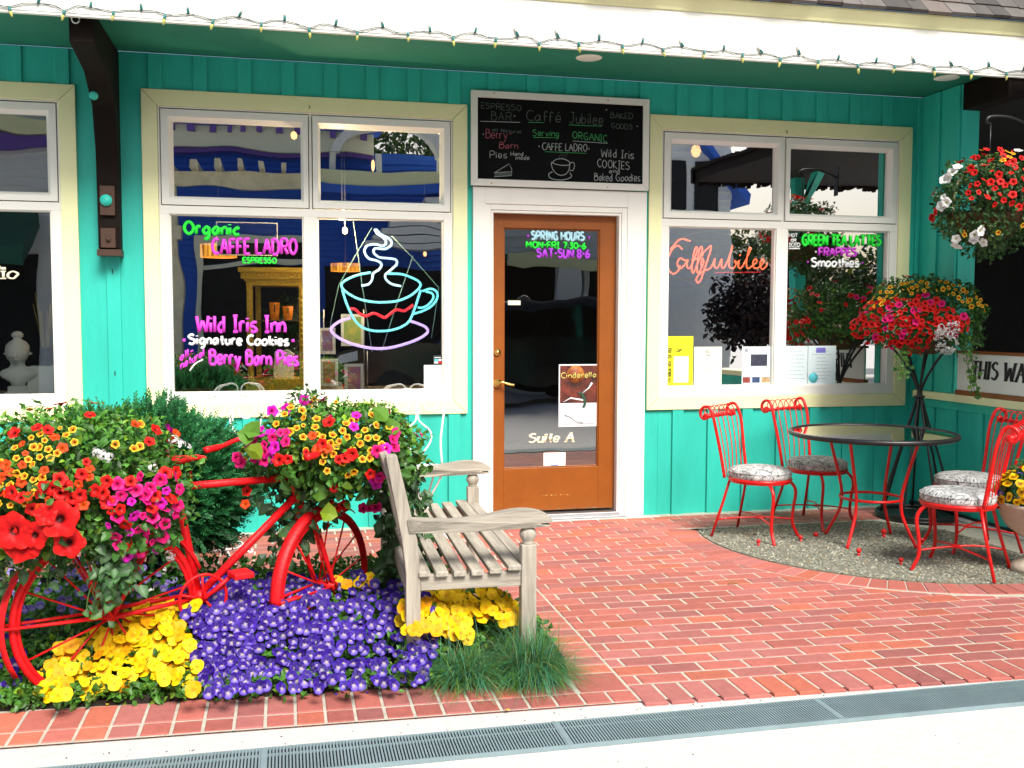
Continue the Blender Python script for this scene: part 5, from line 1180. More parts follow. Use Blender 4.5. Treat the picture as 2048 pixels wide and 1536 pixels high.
def blooms(parent, meshes, PN, smin=.8, smax=1.15, roll=6.28, name='blossom', cap=100):
    L0 = Vector(parent.location); rest = []
    for i, (p, n) in enumerate(PN):
        me = random.choice(meshes); q = quat_face(n, random.uniform(-roll/2, roll/2)); s = random.uniform(smin, smax)*(1 if random.random() < .85 else .68)
        if i < cap: child(name, parent, me, Vector(p)-L0, q, s)
        else: rest.append((me, Vector(p)-L0, q, s))
    if rest:                                           # past a hundred on one plant: one more part for all the others
        V, F, C, o = [], [], [], 0
        for me, p, q, s in rest:
            co = np.empty(len(me.vertices)*3, np.float32); me.vertices.foreach_get('co', co); co = co.reshape(-1, 3)*s
            mm = np.array(q.to_matrix()); V.append(co @ mm.T+np.array(p)); fi = np.array([tuple(pl.vertices) for pl in me.polygons]); F.append(fi+o); o += len(co)
            cc = np.empty(len(me.vertices)*4, np.float32); me.color_attributes['Col'].data.foreach_get('color', cc); C.append(cc.reshape(-1, 4)[:, :3])
        b = npmesh(name+'_mass', np.concatenate(V), np.concatenate(F), M['petal'], np.concatenate(C), parent, True); b['kind'] = 'stuff'
def poly_samples(poly, n, mind=0):
    xs = [p[0] for p in poly]; ys = [p[1] for p in poly]; out = []; tries = 0
    while len(out) < n and tries < n*200:
        tries += 1; p = (random.uniform(min(xs), max(xs)), random.uniform(min(ys), max(ys)))
        if inside(p, poly) and all((p[0]-o[0])**2+(p[1]-o[1])**2 > mind*mind for o in out): out.append(p)
    return out
def on_mound(pts, c, r, k=1.05, up=.25, toward=.35, jit=.25):
    """seat blossoms on the skin of a mound where the photograph shows them"""
    out = []; c = Vector(c)
    for px, py in pts:
        o = at(px, py, y=c.y); d = (o-CPOS).normalized(); S = Vector([1/(q*k) for q in r])
        oo = Vector([(CPOS[i]-c[i])*S[i] for i in range(3)]); dd = Vector([d[i]*S[i] for i in range(3)])
        A, B_, Cc = dd.dot(dd), oo.dot(dd), oo.dot(oo)-1; D = B_*B_-A*Cc
        t = (-B_-math.sqrt(D))/A if D > 0 else -B_/A
        p = CPOS+d*t; n = Vector([(p[i]-c[i])/r[i]**2 for i in range(3)]).normalized()
        n = n*.7+Vector((0, -toward, up))+Vector([random.gauss(0, jit) for _ in range(3)]); out.append((p+n.normalized()*.01, n))
    return out
def mound_random(c, r, n, k=1.05, ymin=-9, zlo=-.3, reject=None):
    out = []
    while len(out) < n:
        d = Vector([random.gauss(0, 1) for _ in range(3)]).normalized()
        if d.z < zlo or d.y < ymin: continue
        p = Vector([c[i]+d[i]*r[i]*k for i in range(3)])
        if reject is not None and reject(np.array([p]))[0]: continue
        out.append((p, d*.7+Vector((0, 0, .3))+Vector([random.gauss(0, .25) for _ in range(3)])))
    return out
# blossoms
F_RED = [petunia(.026, (.10, .0, .0), (.62, .008, .006), (.80, .010, .008), seed=i) for i in range(3)]
F_BIG = [petunia(.060, (.05, .0, .0), (.66, .006, .008), (.84, .012, .010), depth=.4, ruf=.13, seed=i) for i in range(3)]
F_MAG = [petunia(.026, (.22, .0, .03), (.78, .005, .14), (.84, .015, .26), seed=i) for i in range(2)]+[petunia(.026, (.25, .0, .06), (.80, .01, .42), (.84, .02, .60), seed=5)]
F_ORA = [petunia(.021, (.35, .05, .0), (.80, .075, .006), (.86, .055, .008), seed=i) for i in range(2)]
F_YEL = [petunia(.0165, (.12, .01, .0), (.70, .22, .01), (.88, .62, .03), depth=.7, seed=i) for i in range(3)]
F_WHT = [petunia(.032, (.55, .58, .25), (.82, .82, .78), (.86, .86, .84), seed=i) for i in range(2)]
F_ALY = [cluster_mesh(.018, 16, (.82, .82, .80), seed=i) for i in range(3)]
def ypan(i, y=(.90, .60, .004)):
    o = (.70, .24, .0); return pansy(.0295, [(58, .98, .55, o, y, y), (122, .98, .55, o, y, y), (5, .85, .5, o, y, y), (175, .85, .5, o, y, y), (270, .92, .66, o, y, y)], i)
F_YP = [ypan(i) for i in range(4)]+[ypan(7, (.86, .40, .002))]
def vio(i, br=1.0, lilac=False):
    d1 = np.array((.016, .003, .11))*br; d2 = np.array((.036, .007, .27))*br; lt = np.array((.062, .018, .40))*br
    if lilac: d1, d2, lt = np.array((.22, .16, .58)), np.array((.28, .22, .68)), np.array((.34, .28, .72))
    wh = np.array((.50, .42, .78)); ey = np.array((.70, .55, .04)); kk = np.array((.02, .01, .06))
    return pansy(.0265, [(60, .95, .52, d1, d1*1.2, d2), (120, .95, .52, d1, d1*1.2, d2), (0, .82, .5, wh, kk+d1*.5, lt), (180, .82, .5, wh, kk+d1*.5, lt), (270, .88, .6, ey, wh*.45+lt*.55, lt)], i)
F_VIO = [vio(i) for i in range(3)]+[vio(4, .75), vio(5, 1.25)]
F_LIL = [vio(i, 1, True) for i in range(2)]
LEAFG = (.070, .215, .022)

# rear mound on the bicycle
RC, RR = (-2.18, -2.80, .80), (.40, .33, .30)
def plant(name, label, cat, loc, group=None): return thing(name, label, cat, loc, 0, group)
p1 = plant('calibrachoa_plant', 'trailing plant of small yellow trumpet flowers on the left of the rear bicycle basket', 'plant', (-2.30, -2.80, .70))
put('foliage', p1, mound_leaves(RC, RR, 4200, .030, LEAFG))
blooms(p1, F_YEL+F_ORA[:1], on_mound(poly_samples([(0, 925), (50, 880), (100, 860), (160, 850), (165, 880), (110, 925), (60, 1005), (0, 1020)], 44, 13), RC, RR)+on_mound(poly_samples([(230, 830), (300, 840), (330, 900), (220, 900)], 4), RC, RR)+mound_random(RC, RR, 26, ymin=.25), .7, 1.0)
p2 = plant('petunia_plant', 'petunia plant of mid sized scarlet and orange flowers in the middle of the rear basket', 'plant', (-2.18, -2.86, .70))
put('foliage', p2, mound_leaves((-2.22, -2.86, .78), (.34, .30, .26), 900, .045, (.04, .13, .018), aspect=.7))
blooms(p2, F_RED+F_ORA[:1], on_mound(poly_samples([(20, 985), (100, 965), (185, 935), (225, 965), (195, 1005), (60, 1035)], 24, 16), RC, RR, k=1.09)+on_mound([(350, 868), (180, 833), (75, 858), (30, 868), (95, 862), (270, 850), (310, 862), (298, 885), (172, 925), (325, 945), (350, 945), (205, 985), (215, 1005), (345, 1020), (-15, 990), (12, 1040)], RC, RR, k=1.09)+mound_random(RC, RR, 14, ymin=.25), .7, 1.0)
p3 = plant('petunia_plant', 'petunia plant of large flat red flowers low on the left of the rear basket', 'plant', (-2.36, -2.98, .66))
put('foliage', p3, mound_leaves((-2.36, -2.98, .66), (.17, .10, .12), 220, .05, (.04, .12, .018), aspect=.7))
blooms(p3, F_BIG, on_mound([(28, 1062), (70, 1070), (45, 1088), (120, 1038), (138, 1085), (92, 1030)], RC, RR, k=1.16, jit=.12, toward=.7), .85, 1.2)
p4 = plant('petunia_plant', 'petunia plant massed with magenta and hot pink flowers on the right of the rear basket', 'plant', (-1.98, -2.90, .70))
put('foliage', p4, mound_leaves((-2.0, -2.90, .72), (.22, .20, .22), 700, .04, (.04, .13, .018), aspect=.7))
blooms(p4, F_MAG+F_MAG+F_RED[:1], on_mound(poly_samples([(225, 965), (285, 945), (345, 945), (362, 985), (345, 1045), (315, 1100), (250, 1110), (212, 1080)], 46, 15), RC, (.44, .33, .33), k=1.08, jit=.38)+[(Vector((-1.86, -2.62, .82+.05*i)), Vector((.6, .4, .3))) for i in range(4)], .72, 1.02)
p5 = plant('alyssum_plant', 'white alyssum sprays dotted through the rear bicycle basket', 'plant', (-2.05, -2.85, .70))
put('foliage', p5, mound_leaves((-2.05, -2.85, .74), (.3, .28, .28), 250, .022, (.07, .14, .05)))
blooms(p5, F_ALY, on_mound([(203, 912), (196, 906), (212, 916), (345, 880), (357, 892), (372, 895), (300, 935), (335, 1078), (322, 1088), (342, 1070), (308, 1100), (335, 1112), (25, 1122), (40, 1128), (345, 1022), (322, 1140), (278, 1175), (300, 1172)], RC, RR, k=1.10), .7, 1.25)
def lamium(name_label, strands, n, loc, size=.042, dark=1.0):
    """trailing plant with silver centred leaves; strands = list of polylines"""
    t = plant('lamium_plant', name_label, 'plant', loc); P, A, N = [], [], []; q = MB()
    for s in strands:
        sp = smooth_pts(s, 6); q.tube([Vector(p)-Vector(loc) for p in sp], .0025, M['stem'], 5)
        k = max(1, int(n/len(strands)))
        for _ in range(k):
            i = random.randrange(len(sp)-1); p = sp[i].lerp(sp[i+1], random.random())+Vector([random.gauss(0, .022) for _ in range(3)]); P.append(p); A.append((random.gauss(0, .7), random.gauss(-.25, .6), random.gauss(-.55, .3))); N.append((random.gauss(0, .4), random.gauss(-.8, .3), random.gauss(.6, .3)))
    s = RNG.uniform(.6, 1.3, len(P))*size; g = greens(len(P), (.030*dark, .125*dark, .018*dark), yel=0.03)
    sil = np.array((.20, .32, .19))*RNG.uniform(.3, 1.1, (len(P), 1, 1))*dark
    V, F, C = leaf_arrays(np.array([tuple(p) for p in P]), A, N, s, s*.68, g, tip=.2, edge=np.broadcast_to(sil, (len(P), 2, 3)))
    npmesh('foliage', V-np.array(loc)[None], F, M['leaf'], C, t); q.build('stems', t); return t
def hang(x, y, z0, z1, dx=0, dy=0): return [(x, y, z0), (x+dx*.3+random.uniform(-.03, .03), y+dy*.3, z0-(z0-z1)*.35), (x+dx*.8+random.uniform(-.03, .03), y+dy*.8, z0-(z0-z1)*.75), (x+dx, y+dy, z1)]
lamium('silver leaved trailing plant hanging under the rear bicycle basket', [hang(random.uniform(-2.42, -1.95), random.uniform(-3.02, -2.85), .66, random.uniform(.34, .5), random.uniform(-.06, .06), -.04) for _ in range(16)], 210, (-2.15, -2.95, .62), .05)

# front mound at the handlebar
FC, FR = (-1.20, -2.39, .86), (.37, .29, .195)
p1 = plant('calibrachoa_plant', 'bushy plant of small yellow trumpet flowers in the front bicycle basket', 'plant', (-1.20, -2.39, .78))
put('foliage', p1, join([mound_leaves(FC, FR, 2600, .030, LEAFG), mound_leaves((-1.32, -2.40, 1.0), (.10, .09, .12), 260, .024, (.045, .13, .03)), mound_leaves((-1.05, -2.40, .97), (.13, .09, .09), 240, .026, (.08, .20, .02))]))
blooms(p1, F_YEL, on_mound(poly_samples([(545, 850), (600, 800), (640, 800), (660, 840), (760, 830), (790, 870), (750, 930), (690, 960), (625, 930), (560, 880)], 50, 12), FC, FR, k=1.09)+[(at(px, py, y=-2.40), (0, -.6, .5)) for px, py in ((628, 797), (612, 808), (620, 812), (580, 808), (672, 803), (490, 918), (805, 930), (660, 985), (650, 955))]+mound_random(FC, FR, 22, ymin=0), .78, 1.1)
p2 = plant('petunia_plant', 'petunia plant of magenta flowers at both ends of the front bicycle basket', 'plant', (-1.24, -2.44, .76))
put('foliage', p2, mound_leaves((-1.2, -2.42, .83), (.38, .28, .18), 700, .046, (.05, .15, .02), aspect=.72))
blooms(p2, F_MAG, on_mound(poly_samples([(482, 880), (500, 860), (560, 858), (575, 890), (545, 925), (510, 925)], 16, 14), FC, FR, k=1.12)+on_mound([(545, 875), (572, 866), (498, 872), (707, 855), (712, 833), (754, 902), (772, 898), (788, 896), (790, 866), (785, 880), (752, 966), (748, 958), (758, 954)], FC, FR, k=1.12)+[(at(px, py, y=-2.42), (random.gauss(0, .4), -.8, .2)) for px, py in ((608, 800), (545, 822), (572, 818), (776, 822), (655, 838), (725, 1016), (738, 1016), (752, 1014), (475, 915), (480, 925))]+mound_random(FC, FR, 9, ymin=0), .72, 1.05)
p3 = plant('petunia_plant', 'petunia plant of scarlet and orange flowers under the front bicycle basket rim', 'plant', (-1.15, -2.48, .74))
put('foliage', p3, mound_leaves((-1.15, -2.46, .78), (.28, .2, .16), 420, .045, (.045, .13, .02), aspect=.7))
blooms(p3, F_ORA+F_RED, on_mound([(558, 920), (576, 918), (612, 905), (635, 900), (645, 888), (655, 898), (658, 846), (676, 920), (690, 917), (700, 915), (704, 908), (625, 873), (740, 948), (648, 1003), (662, 1008), (676, 1014), (684, 1010), (668, 976)], FC, FR, k=1.13)+[(at(px, py, y=-2.5), (random.gauss(0, .3), -.8, .3)) for px, py in ((648, 1003), (662, 1008), (676, 1016), (686, 1010), (493, 982), (490, 1008), (644, 980))]+mound_random(FC, FR, 6, ymin=0), .75, 1.08)
lamium('silver leaved trailing plant hanging on the left of the front bicycle basket', [hang(random.uniform(-1.52, -1.28), random.uniform(-2.5, -2.3), .78, random.uniform(.36, .55), random.uniform(-.06, .08), -.03) for _ in range(12)], 210, (-1.38, -2.42, .70), .055)
lamium('dark trailing plant hanging behind the bench back post', [hang(random.uniform(-1.02, -.84), random.uniform(-2.45, -2.2), .80, random.uniform(.16, .4), random.uniform(-.03, .06), 0) for _ in range(14)], 420, (-.93, -2.33, .70), .055, .7)
t = plant('nasturtium_plant', 'few big round pale leaves in the front bicycle basket', 'plant', (-1.25, -2.5, .75))
P = [at(*c, y=-2.62) for c in ((503, 918), (508, 880), (622, 990), (640, 1025), (750, 842), (768, 862), (520, 870))]; V, F, C = leaf_arrays([tuple(p) for p in P], [(.3, -.2, .6), (-.5, -.2, .3), (.9, -.2, .2), (.8, -.3, -.1), (.5, 0, .5), (.7, 0, .3), (-.6, 0, .4)], [(0, -1, .5)]*7, .075, .085, greens(7, (.09, .22, .02), .8, 1.3)); npmesh('foliage', V-np.array(t.location)[None], F, M['leaf'], C, t)

# flower bed
def bed_front(x): return -2.95-.07*min(1, max(0, (x+2.43)/1.06))-.025*min(1, max(0, (x+1.37)/1.02))
def sst(t): t = min(1, max(0, t)); return t*t*(3-2*t)
def bedh(x, y):
    return (.04+(.185+.022*math.sin(x*5+1)*math.cos(y*6))*sst((y-bed_front(x))/.36))*(1-.8*sst((y+1.75)/.4))*(1-.45*sst((x+.62)/.3))*(1-.5*sst((-2.2-x)/.35))
def at_bed(px, py, dz=0.0):
    z = .46
    while z > .0:
        p = at(px, py, z=z)
        if bedh(p.x, p.y)+dz >= z: break
        z -= .004
    return Vector((p.x, p.y, max(z, .02)))
n = 11000; pts = []
while len(pts) < n:
    x, y = random.uniform(-3.2, -.33), random.uniform(-3.06, -1.3)
    if inside((x, y), BED) and not (x > -.62 and y < -2.85): pts.append((x, y))
P = np.array([(x, y-.01*random.random(), .012+max(.02, bedh(x, y)-.02)*random.random()**.45) for x, y in pts]); A = RNG.normal(size=(n, 3))*.7+np.array([0, -.1, .2]); N = RNG.normal(size=(n, 3))*.4+np.array([0, -.35, .8]); s = RNG.uniform(.6, 1.35, n)*.034
V, F, C = leaf_arrays(P, A, N, s, s*.6, greens(n, (.050, .16, .018)))
n2 = 2600; xs = RNG.uniform(-3.2, -.85, n2); fy = -2.945-.075*(np.clip(xs, -2.43, -.345)+2.43)/1.06*.92
P2 = np.stack([xs, fy-.03+RNG.random(n2)*.16, .012+RNG.random(n2)**.8*.05], 1); A = RNG.normal(size=(n2, 3))*.6+np.array([0, -.35, .0]); N = RNG.normal(size=(n2, 3))*.4+np.array([0, -.5, .7]); s = RNG.uniform(.6, 1.3, n2)*.034
V2, F2, C2 = leaf_arrays(P2, A, N, s, s*.6, greens(n2, (.055, .17, .02))); V, F, C = join([(V, F, C), (V2, F2, C2)])
bf = npmesh('bed_foliage', V, F, M['leaf'], C); tag(bf, 'low green pansy leaves covering the flower bed', 'ground cover', kind='stuff')
def wpoly(px, z): return [tuple(at(a, b, z=z)[:2]) for a, b in px]
def bed_blooms(pl, meshes, poly, n, dz=.012, mind=8, jz=.016, smin=.85, smax=1.15, cap=100, roll=.7):
    """blossoms standing on the leaf surface of the bed, inside an outline read off the photograph"""
    pts = poly_samples(poly, n, mind); random.shuffle(pts)
    blooms(pl, meshes, [(at_bed(px, py, dz+random.uniform(-jz, jz)), (random.gauss(0, .28), random.gauss(-.75, .2), random.gauss(.65, .22))) for px, py in pts], smin, smax, roll, cap=cap)
def sprigs(pl, poly, n, dz=.0):
    P = np.array([tuple(at_bed(*p)) for p in poly_samples(poly, n)]); P[:, 2] = P[:, 2]*RNG.uniform(.25, 1.0, n)+dz*RNG.random(n); A = RNG.normal(size=(n, 3))*.5+np.array([0, -.15, .45]); N = RNG.normal(size=(n, 3))*.4+np.array([0, -.5, .6]); s = RNG.uniform(.7, 1.3, n)*.034
    V, F, C = leaf_arrays(P, A, N, s, s*.55, greens(n, (.055, .17, .02))); npmesh('foliage', V-np.array(pl.location)[None], F, M['leaf'], C, pl)
def pcent(poly): p = at_bed(sum(q[0] for q in poly)/len(poly), sum(q[1] for q in poly)/len(poly)); return (p.x, p.y, .018)
Y1 = [(62, 1350), (120, 1290), (190, 1265), (290, 1240), (300, 1330), (240, 1385), (90, 1395)]; Y2 = [(250, 1225), (330, 1198), (395, 1205), (370, 1260), (395, 1330), (392, 1385), (280, 1340)]
Y3 = [(795, 1250), (830, 1215), (850, 1190), (920, 1180), (945, 1215), (940, 1285), (890, 1265), (830, 1255)]; Y4 = [(925, 1195), (985, 1178), (1042, 1220), (1040, 1245), (960, 1240)]
for poly, nn, lb_, dz in ((Y1, 80, 'wide patch of bright yellow pansies at the left front of the bed', .02), (Y2, 74, 'tall patch of bright yellow pansies against the purple violas, left of centre', .03), (Y3, 60, 'patch of bright yellow pansies around the near back leg of the bench', .07), (Y4, 40, 'smaller patch of yellow pansies under the bench seat by its front leg', .06)):
    pl = plant('pansy_plant', lb_, 'pansies', pcent(poly)); sprigs(pl, poly, 320, dz); bed_blooms(pl, F_YP, poly, nn, dz, 12, .04)
Y6 = [(800, 1205), (845, 1185), (885, 1225), (875, 1268), (812, 1262)]; pl = plant('pansy_plant', 'few tall yellow pansies in front of the foot of the near back bench leg', 'pansies', pcent(Y6)); sprigs(pl, Y6, 160, .15); bed_blooms(pl, F_YP+F_VIO[:1], Y6, 22, .15, 11, .02)
Y7 = [(798, 1255), (872, 1255), (868, 1345), (800, 1348)]; pl = plant('viola_plant', 'few purple violas and leaves hiding the foot of the near back bench leg', 'violas', pcent(Y7)); sprigs(pl, Y7, 260, .085); bed_blooms(pl, F_VIO, Y7, 20, .07, 11, .02)
VP = {'far patch of purple violas right behind the tall yellow pansies': [(345, 1185), (480, 1148), (495, 1250), (395, 1260)], 'patch of purple violas at the brick edge next to the yellow pansies': [(395, 1255), (495, 1250), (485, 1375), (420, 1385), (395, 1320)],
 'far patch of purple violas in front of the red front mudguard': [(480, 1150), (635, 1165), (640, 1258), (495, 1250)], 'patch of purple violas at the brick edge in the middle of the bed': [(495, 1250), (640, 1258), (640, 1370), (485, 1375)],
 'far patch of purple violas under the front wheel hub, left of the bench': [(635, 1165), (790, 1130), (830, 1190), (805, 1250), (640, 1258)], 'patch of purple violas at the brick edge beside the blue green grass': [(640, 1258), (805, 1250), (850, 1290), (840, 1365), (640, 1370)]}
def grow(poly, k):
    cx = sum(q[0] for q in poly)/len(poly); cy = sum(q[1] for q in poly)/len(poly); return [(cx+(x-cx)*k, cy+(y-cy)*k) for x, y in poly]
for lb_, poly in VP.items():
    poly = grow(poly, 1.13)
    pl = plant('viola_plant', lb_, 'violas', pcent(poly), 'purple violas in the flower bed'); sprigs(pl, poly, 240); bed_blooms(pl, F_VIO, poly, 84, .026, 11, .022, .8, 1.12)
V4 = [(-60, 1190), (60, 1200), (70, 1290), (60, 1330), (40, 1400), (-60, 1400)]; pl = plant('viola_plant', 'scattered purple violas left of the rear bicycle wheel', 'violas', pcent(V4)); sprigs(pl, V4, 240); bed_blooms(pl, F_VIO+F_LIL, V4, 26, .012, 14)
V5 = [(-60, 1120), (330, 1110), (360, 1170), (240, 1230), (100, 1220), (-60, 1240)]; pl = plant('lobelia_plant', 'lilac flowers behind the rear bicycle wheel', 'plant', (-2.2, -2.3, .02))
sprigs(pl, V5, 900, .12); bed_blooms(pl, F_LIL, V5, 90, .06, 9, .06, .6, .9)
Y5 = [(670, 1165), (790, 1135), (790, 1165), (700, 1178)]; pl = plant('pansy_plant', 'few yellow pansies behind the red front wheel hub', 'pansies', (-1.1, -2.3, .02)); sprigs(pl, Y5, 60); bed_blooms(pl, F_YP, Y5, 11, .02, 10)
# blue fescue
def fescue(label, c, n, L, rad, dry=.06):
    t = plant('fescue_tuft', label, 'grass', (*c, 0), 'blue fescue tufts'); V, F, C = [], [], []; k = 5
    for i in range(n):
        a = random.uniform(0, 6.283); lean = abs(random.gauss(1.0, .42)); l = L*random.uniform(.6, 1.25); b = Vector((random.gauss(0, rad), random.gauss(0, rad), .01)); d = Vector((math.cos(a), math.sin(a), 0)); s = Vector((-d.y, d.x, 0))*random.uniform(.0010, .0021); o = len(V)
        col = np.array((.36, .28, .10)) if random.random() < dry else (np.array((.055, .21, .105))*random.uniform(.5, 1.9) if random.random() < .6 else np.array((.09, .22, .025))*random.uniform(.5, 1.5))
        for j in range(k):
            u = j/(k-1); th = lean*(.45+1.05*u); p = b+d*(l*u*math.sin(th))+Vector((0, 0, l*u*math.cos(min(th, 1.6)))); p.z = max(p.z, .006); w_ = 1-u*.85
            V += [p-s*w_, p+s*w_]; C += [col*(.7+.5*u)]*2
        F += [(o+2*j, o+2*j+1, o+2*j+3, o+2*j+2) for j in range(k-1)]
    npmesh('blades', [tuple(v) for v in V], F, M['leaf'], np.array(C), t); return t
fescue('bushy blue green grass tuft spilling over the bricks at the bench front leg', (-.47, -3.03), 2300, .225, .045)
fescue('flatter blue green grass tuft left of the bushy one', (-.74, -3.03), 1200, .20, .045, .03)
# juniper
def juniper():
    jc = at(285, 955, y=-1.72); c = np.array((jc.x, -1.72, .59)); r = np.array((.54, .38, .40)); t = plant('juniper_shrub', 'dense dark green juniper shrub behind the red bicycle', 'shrub', (c[0], c[1], .0)); parts = []
    ns_ = 7000; d = rnd_dir(ns_*2); d = d[d[:, 2] > -.75][:ns_]; P0 = c+d*r*RNG.uniform(.55, .98, (len(d), 1))*(1+.08*np.sin(d[:, :1]*9)*np.cos(d[:, 2:]*7)); AX = nrmz(d*.9+np.array([0, 0, .35])*(d[:, 2:]+.5)+np.array([.25, 0, 0])*d[:, :1]+RNG.normal(size=d.shape)*.22)
    LN = RNG.uniform(.05, .09, (len(d), 1)); side0 = nrmz(np.cross(AX, RNG.normal(size=d.shape)))
    for j in range(11):
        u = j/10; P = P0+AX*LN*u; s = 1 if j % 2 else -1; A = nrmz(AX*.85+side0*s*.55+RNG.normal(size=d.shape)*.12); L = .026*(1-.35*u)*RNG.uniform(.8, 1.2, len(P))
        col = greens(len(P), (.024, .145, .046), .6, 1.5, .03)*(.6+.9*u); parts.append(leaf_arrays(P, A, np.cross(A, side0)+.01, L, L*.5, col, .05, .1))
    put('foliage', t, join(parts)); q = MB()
    for k in range(6): a = k*1.05; q.tube(smooth_pts([(.03*math.cos(a), .03*math.sin(a), 0), (.08*math.cos(a), .08*math.sin(a), .3), (.2*math.cos(a), .18*math.sin(a), .75)], 4), [.022]*4+[.015]*5, M['bracket'], 7)
    q.build('stem', t)
juniper()
# flowers on the iron stand
NOW = lambda P: (P[:, 0] > 3.275) & (P[:, 1] > -.52) | (P[:, 1] > -.03)
SCn, SR = (2.99, -.54, 1.44), (.45, .40, .28)
p1 = plant('petunia_plant', 'thick dome of scarlet petunias on the black iron stand', 'plant', (3.0, -.5, 1.27))
put('foliage', p1, mound_leaves(SCn, (.41, .37, .27), 2800, .038, (.040, .14, .02), reject=NOW, zmin=-.75))
blooms(p1, F_RED+F_RED+F_MAG[:1], on_mound(poly_samples([(1705, 640), (1740, 605), (1860, 590), (1900, 620), (1945, 640), (1930, 665), (1870, 680), (1840, 712), (1760, 690), (1710, 680)], 128, 9.5), SCn, SR, k=1.08, jit=.4)+mound_random(SCn, SR, 25, ymin=.0, reject=NOW), .75, 1.1)
p2 = plant('calibrachoa_plant', 'small golden trumpet flowers over the top of the dome on the iron stand', 'plant', (3.0, -.5, 1.30))
put('foliage', p2, join([mound_leaves((2.93, -.5, 1.64), (.26, .2, .09), 420, .026, (.04, .11, .02), reject=NOW), mound_leaves((3.06, -.62, 1.61), (.22, .18, .11), 260, .026, (.04, .11, .02), reject=NOW)]))
blooms(p2, F_YEL, on_mound(poly_samples([(1730, 605), (1770, 575), (1830, 560), (1920, 568), (1965, 600), (1978, 625), (1940, 615), (1880, 585), (1800, 590), (1745, 622)], 54, 9), SCn, (.49, .42, .31), k=1.1, jit=.5), .75, 1.15)
p3 = plant('alyssum_plant', 'white sprays hanging on the right side of the dome on the iron stand', 'plant', (3.05, -.6, 1.25))
put('foliage', p3, mound_leaves((3.12, -.82, 1.32), (.12, .1, .17), 160, .03, (.04, .12, .03)))
blooms(p3, F_ALY, on_mound(poly_samples([(1870, 655), (1910, 640), (1918, 690), (1890, 712), (1868, 700)], 26, 6), SCn, SR, k=1.14), .9, 1.5)
def vine(label, strands, n, loc, size, base=(.07, .19, .03)):
    t = plant('ivy_vine', label, 'plant', loc); P, A, N = [], [], []; q = MB()
    for s in strands:
        sp = smooth_pts(s, 6); q.tube([Vector(p)-Vector(loc) for p in sp], .0022, M['stem'], 5)
        for _ in range(int(n/len(strands))):
            i = random.randrange(len(sp)-1); p = sp[i].lerp(sp[i+1], random.random())+Vector([random.gauss(0, .012) for _ in range(3)]); P.append(tuple(p)); A.append((random.gauss(0, .8), random.gauss(-.2, .5), random.gauss(-.4, .4))); N.append((random.gauss(0, .4), -.8, .5))
    s = RNG.uniform(.6, 1.3, len(P))*size; V, F, C = leaf_arrays(P, A, N, s, s*.85, greens(len(P), base)); npmesh('foliage', V-np.array(loc)[None], F, M['leaf'], C, t); q.build('stems', t)
vine('green ivy strands trailing left of the iron stand', [hang(2.80+random.uniform(-.12, .06), -.72, 1.26, random.uniform(.92, 1.08), -.05, -.05) for _ in range(4)], 52, (2.8, -.7, 1.25), .030)
vine('longer green ivy strands trailing right of the iron stand', [hang(3.12+random.uniform(-.05, .08), -.85, 1.28, random.uniform(.84, 1.0), .05, -.05) for _ in range(4)], 66, (3.12, -.82, 1.25), .031)
# hanging basket flowers
HC, HRr = (3.0, -1.17, 2.15), (.345, .33, .31)
NOH = lambda P: P[:, 0] > 3.29
for o_ in (hb,): o_.location = (3.0, -1.15, 2.05)
p1 = plant('petunia_plant', 'scarlet flowers filling the hanging basket at the upper right', 'plant', (3.0, -1.17, 2.1))
put('foliage', p1, mound_leaves(HC, HRr, 3400, .034, (.034, .10, .022), reject=NOH, yel=.05, zmin=-1.1))
blooms(p1, F_RED, on_mound(poly_samples([(1925, 340), (1960, 300), (2030, 300), (2060, 330), (2060, 420), (1990, 415), (1930, 400)], 42, 12), HC, HRr, k=1.06, jit=.45)+mound_random(HC, HRr, 20, ymin=.1, reject=NOH), .7, 1.05)
p2 = plant('petunia_plant', 'white petunias round the left and lower rim of the hanging basket', 'plant', (2.85, -1.25, 2.05))
put('foliage', p2, mound_leaves((2.95, -1.25, 2.08), (.32, .25, .2), 300, .034, (.035, .1, .025), reject=NOH))
blooms(p2, F_WHT, on_mound([(1898, 355), (1905, 345), (1915, 335), (1893, 405), (1884, 412), (1888, 395), (1912, 478), (1914, 490), (1948, 478), (1960, 462), (1968, 484), (1950, 470), (2036, 303), (1890, 360)], HC, HRr, k=1.12), .85, 1.15)
p3 = plant('calibrachoa_plant', 'few small yellow trumpet flowers at the top of the hanging basket', 'plant', (3.0, -1.2, 2.2))
put('foliage', p3, mound_leaves((3.0, -1.2, 2.3), (.25, .22, .12), 200, .026, (.035, .1, .025), reject=NOH))
blooms(p3, F_YEL, on_mound([(1962, 303), (2012, 305), (2018, 316), (2024, 309), (2005, 322), (1930, 470), (1926, 462), (2044, 450), (1995, 465)], HC, HRr, k=1.1), .9, 1.3)
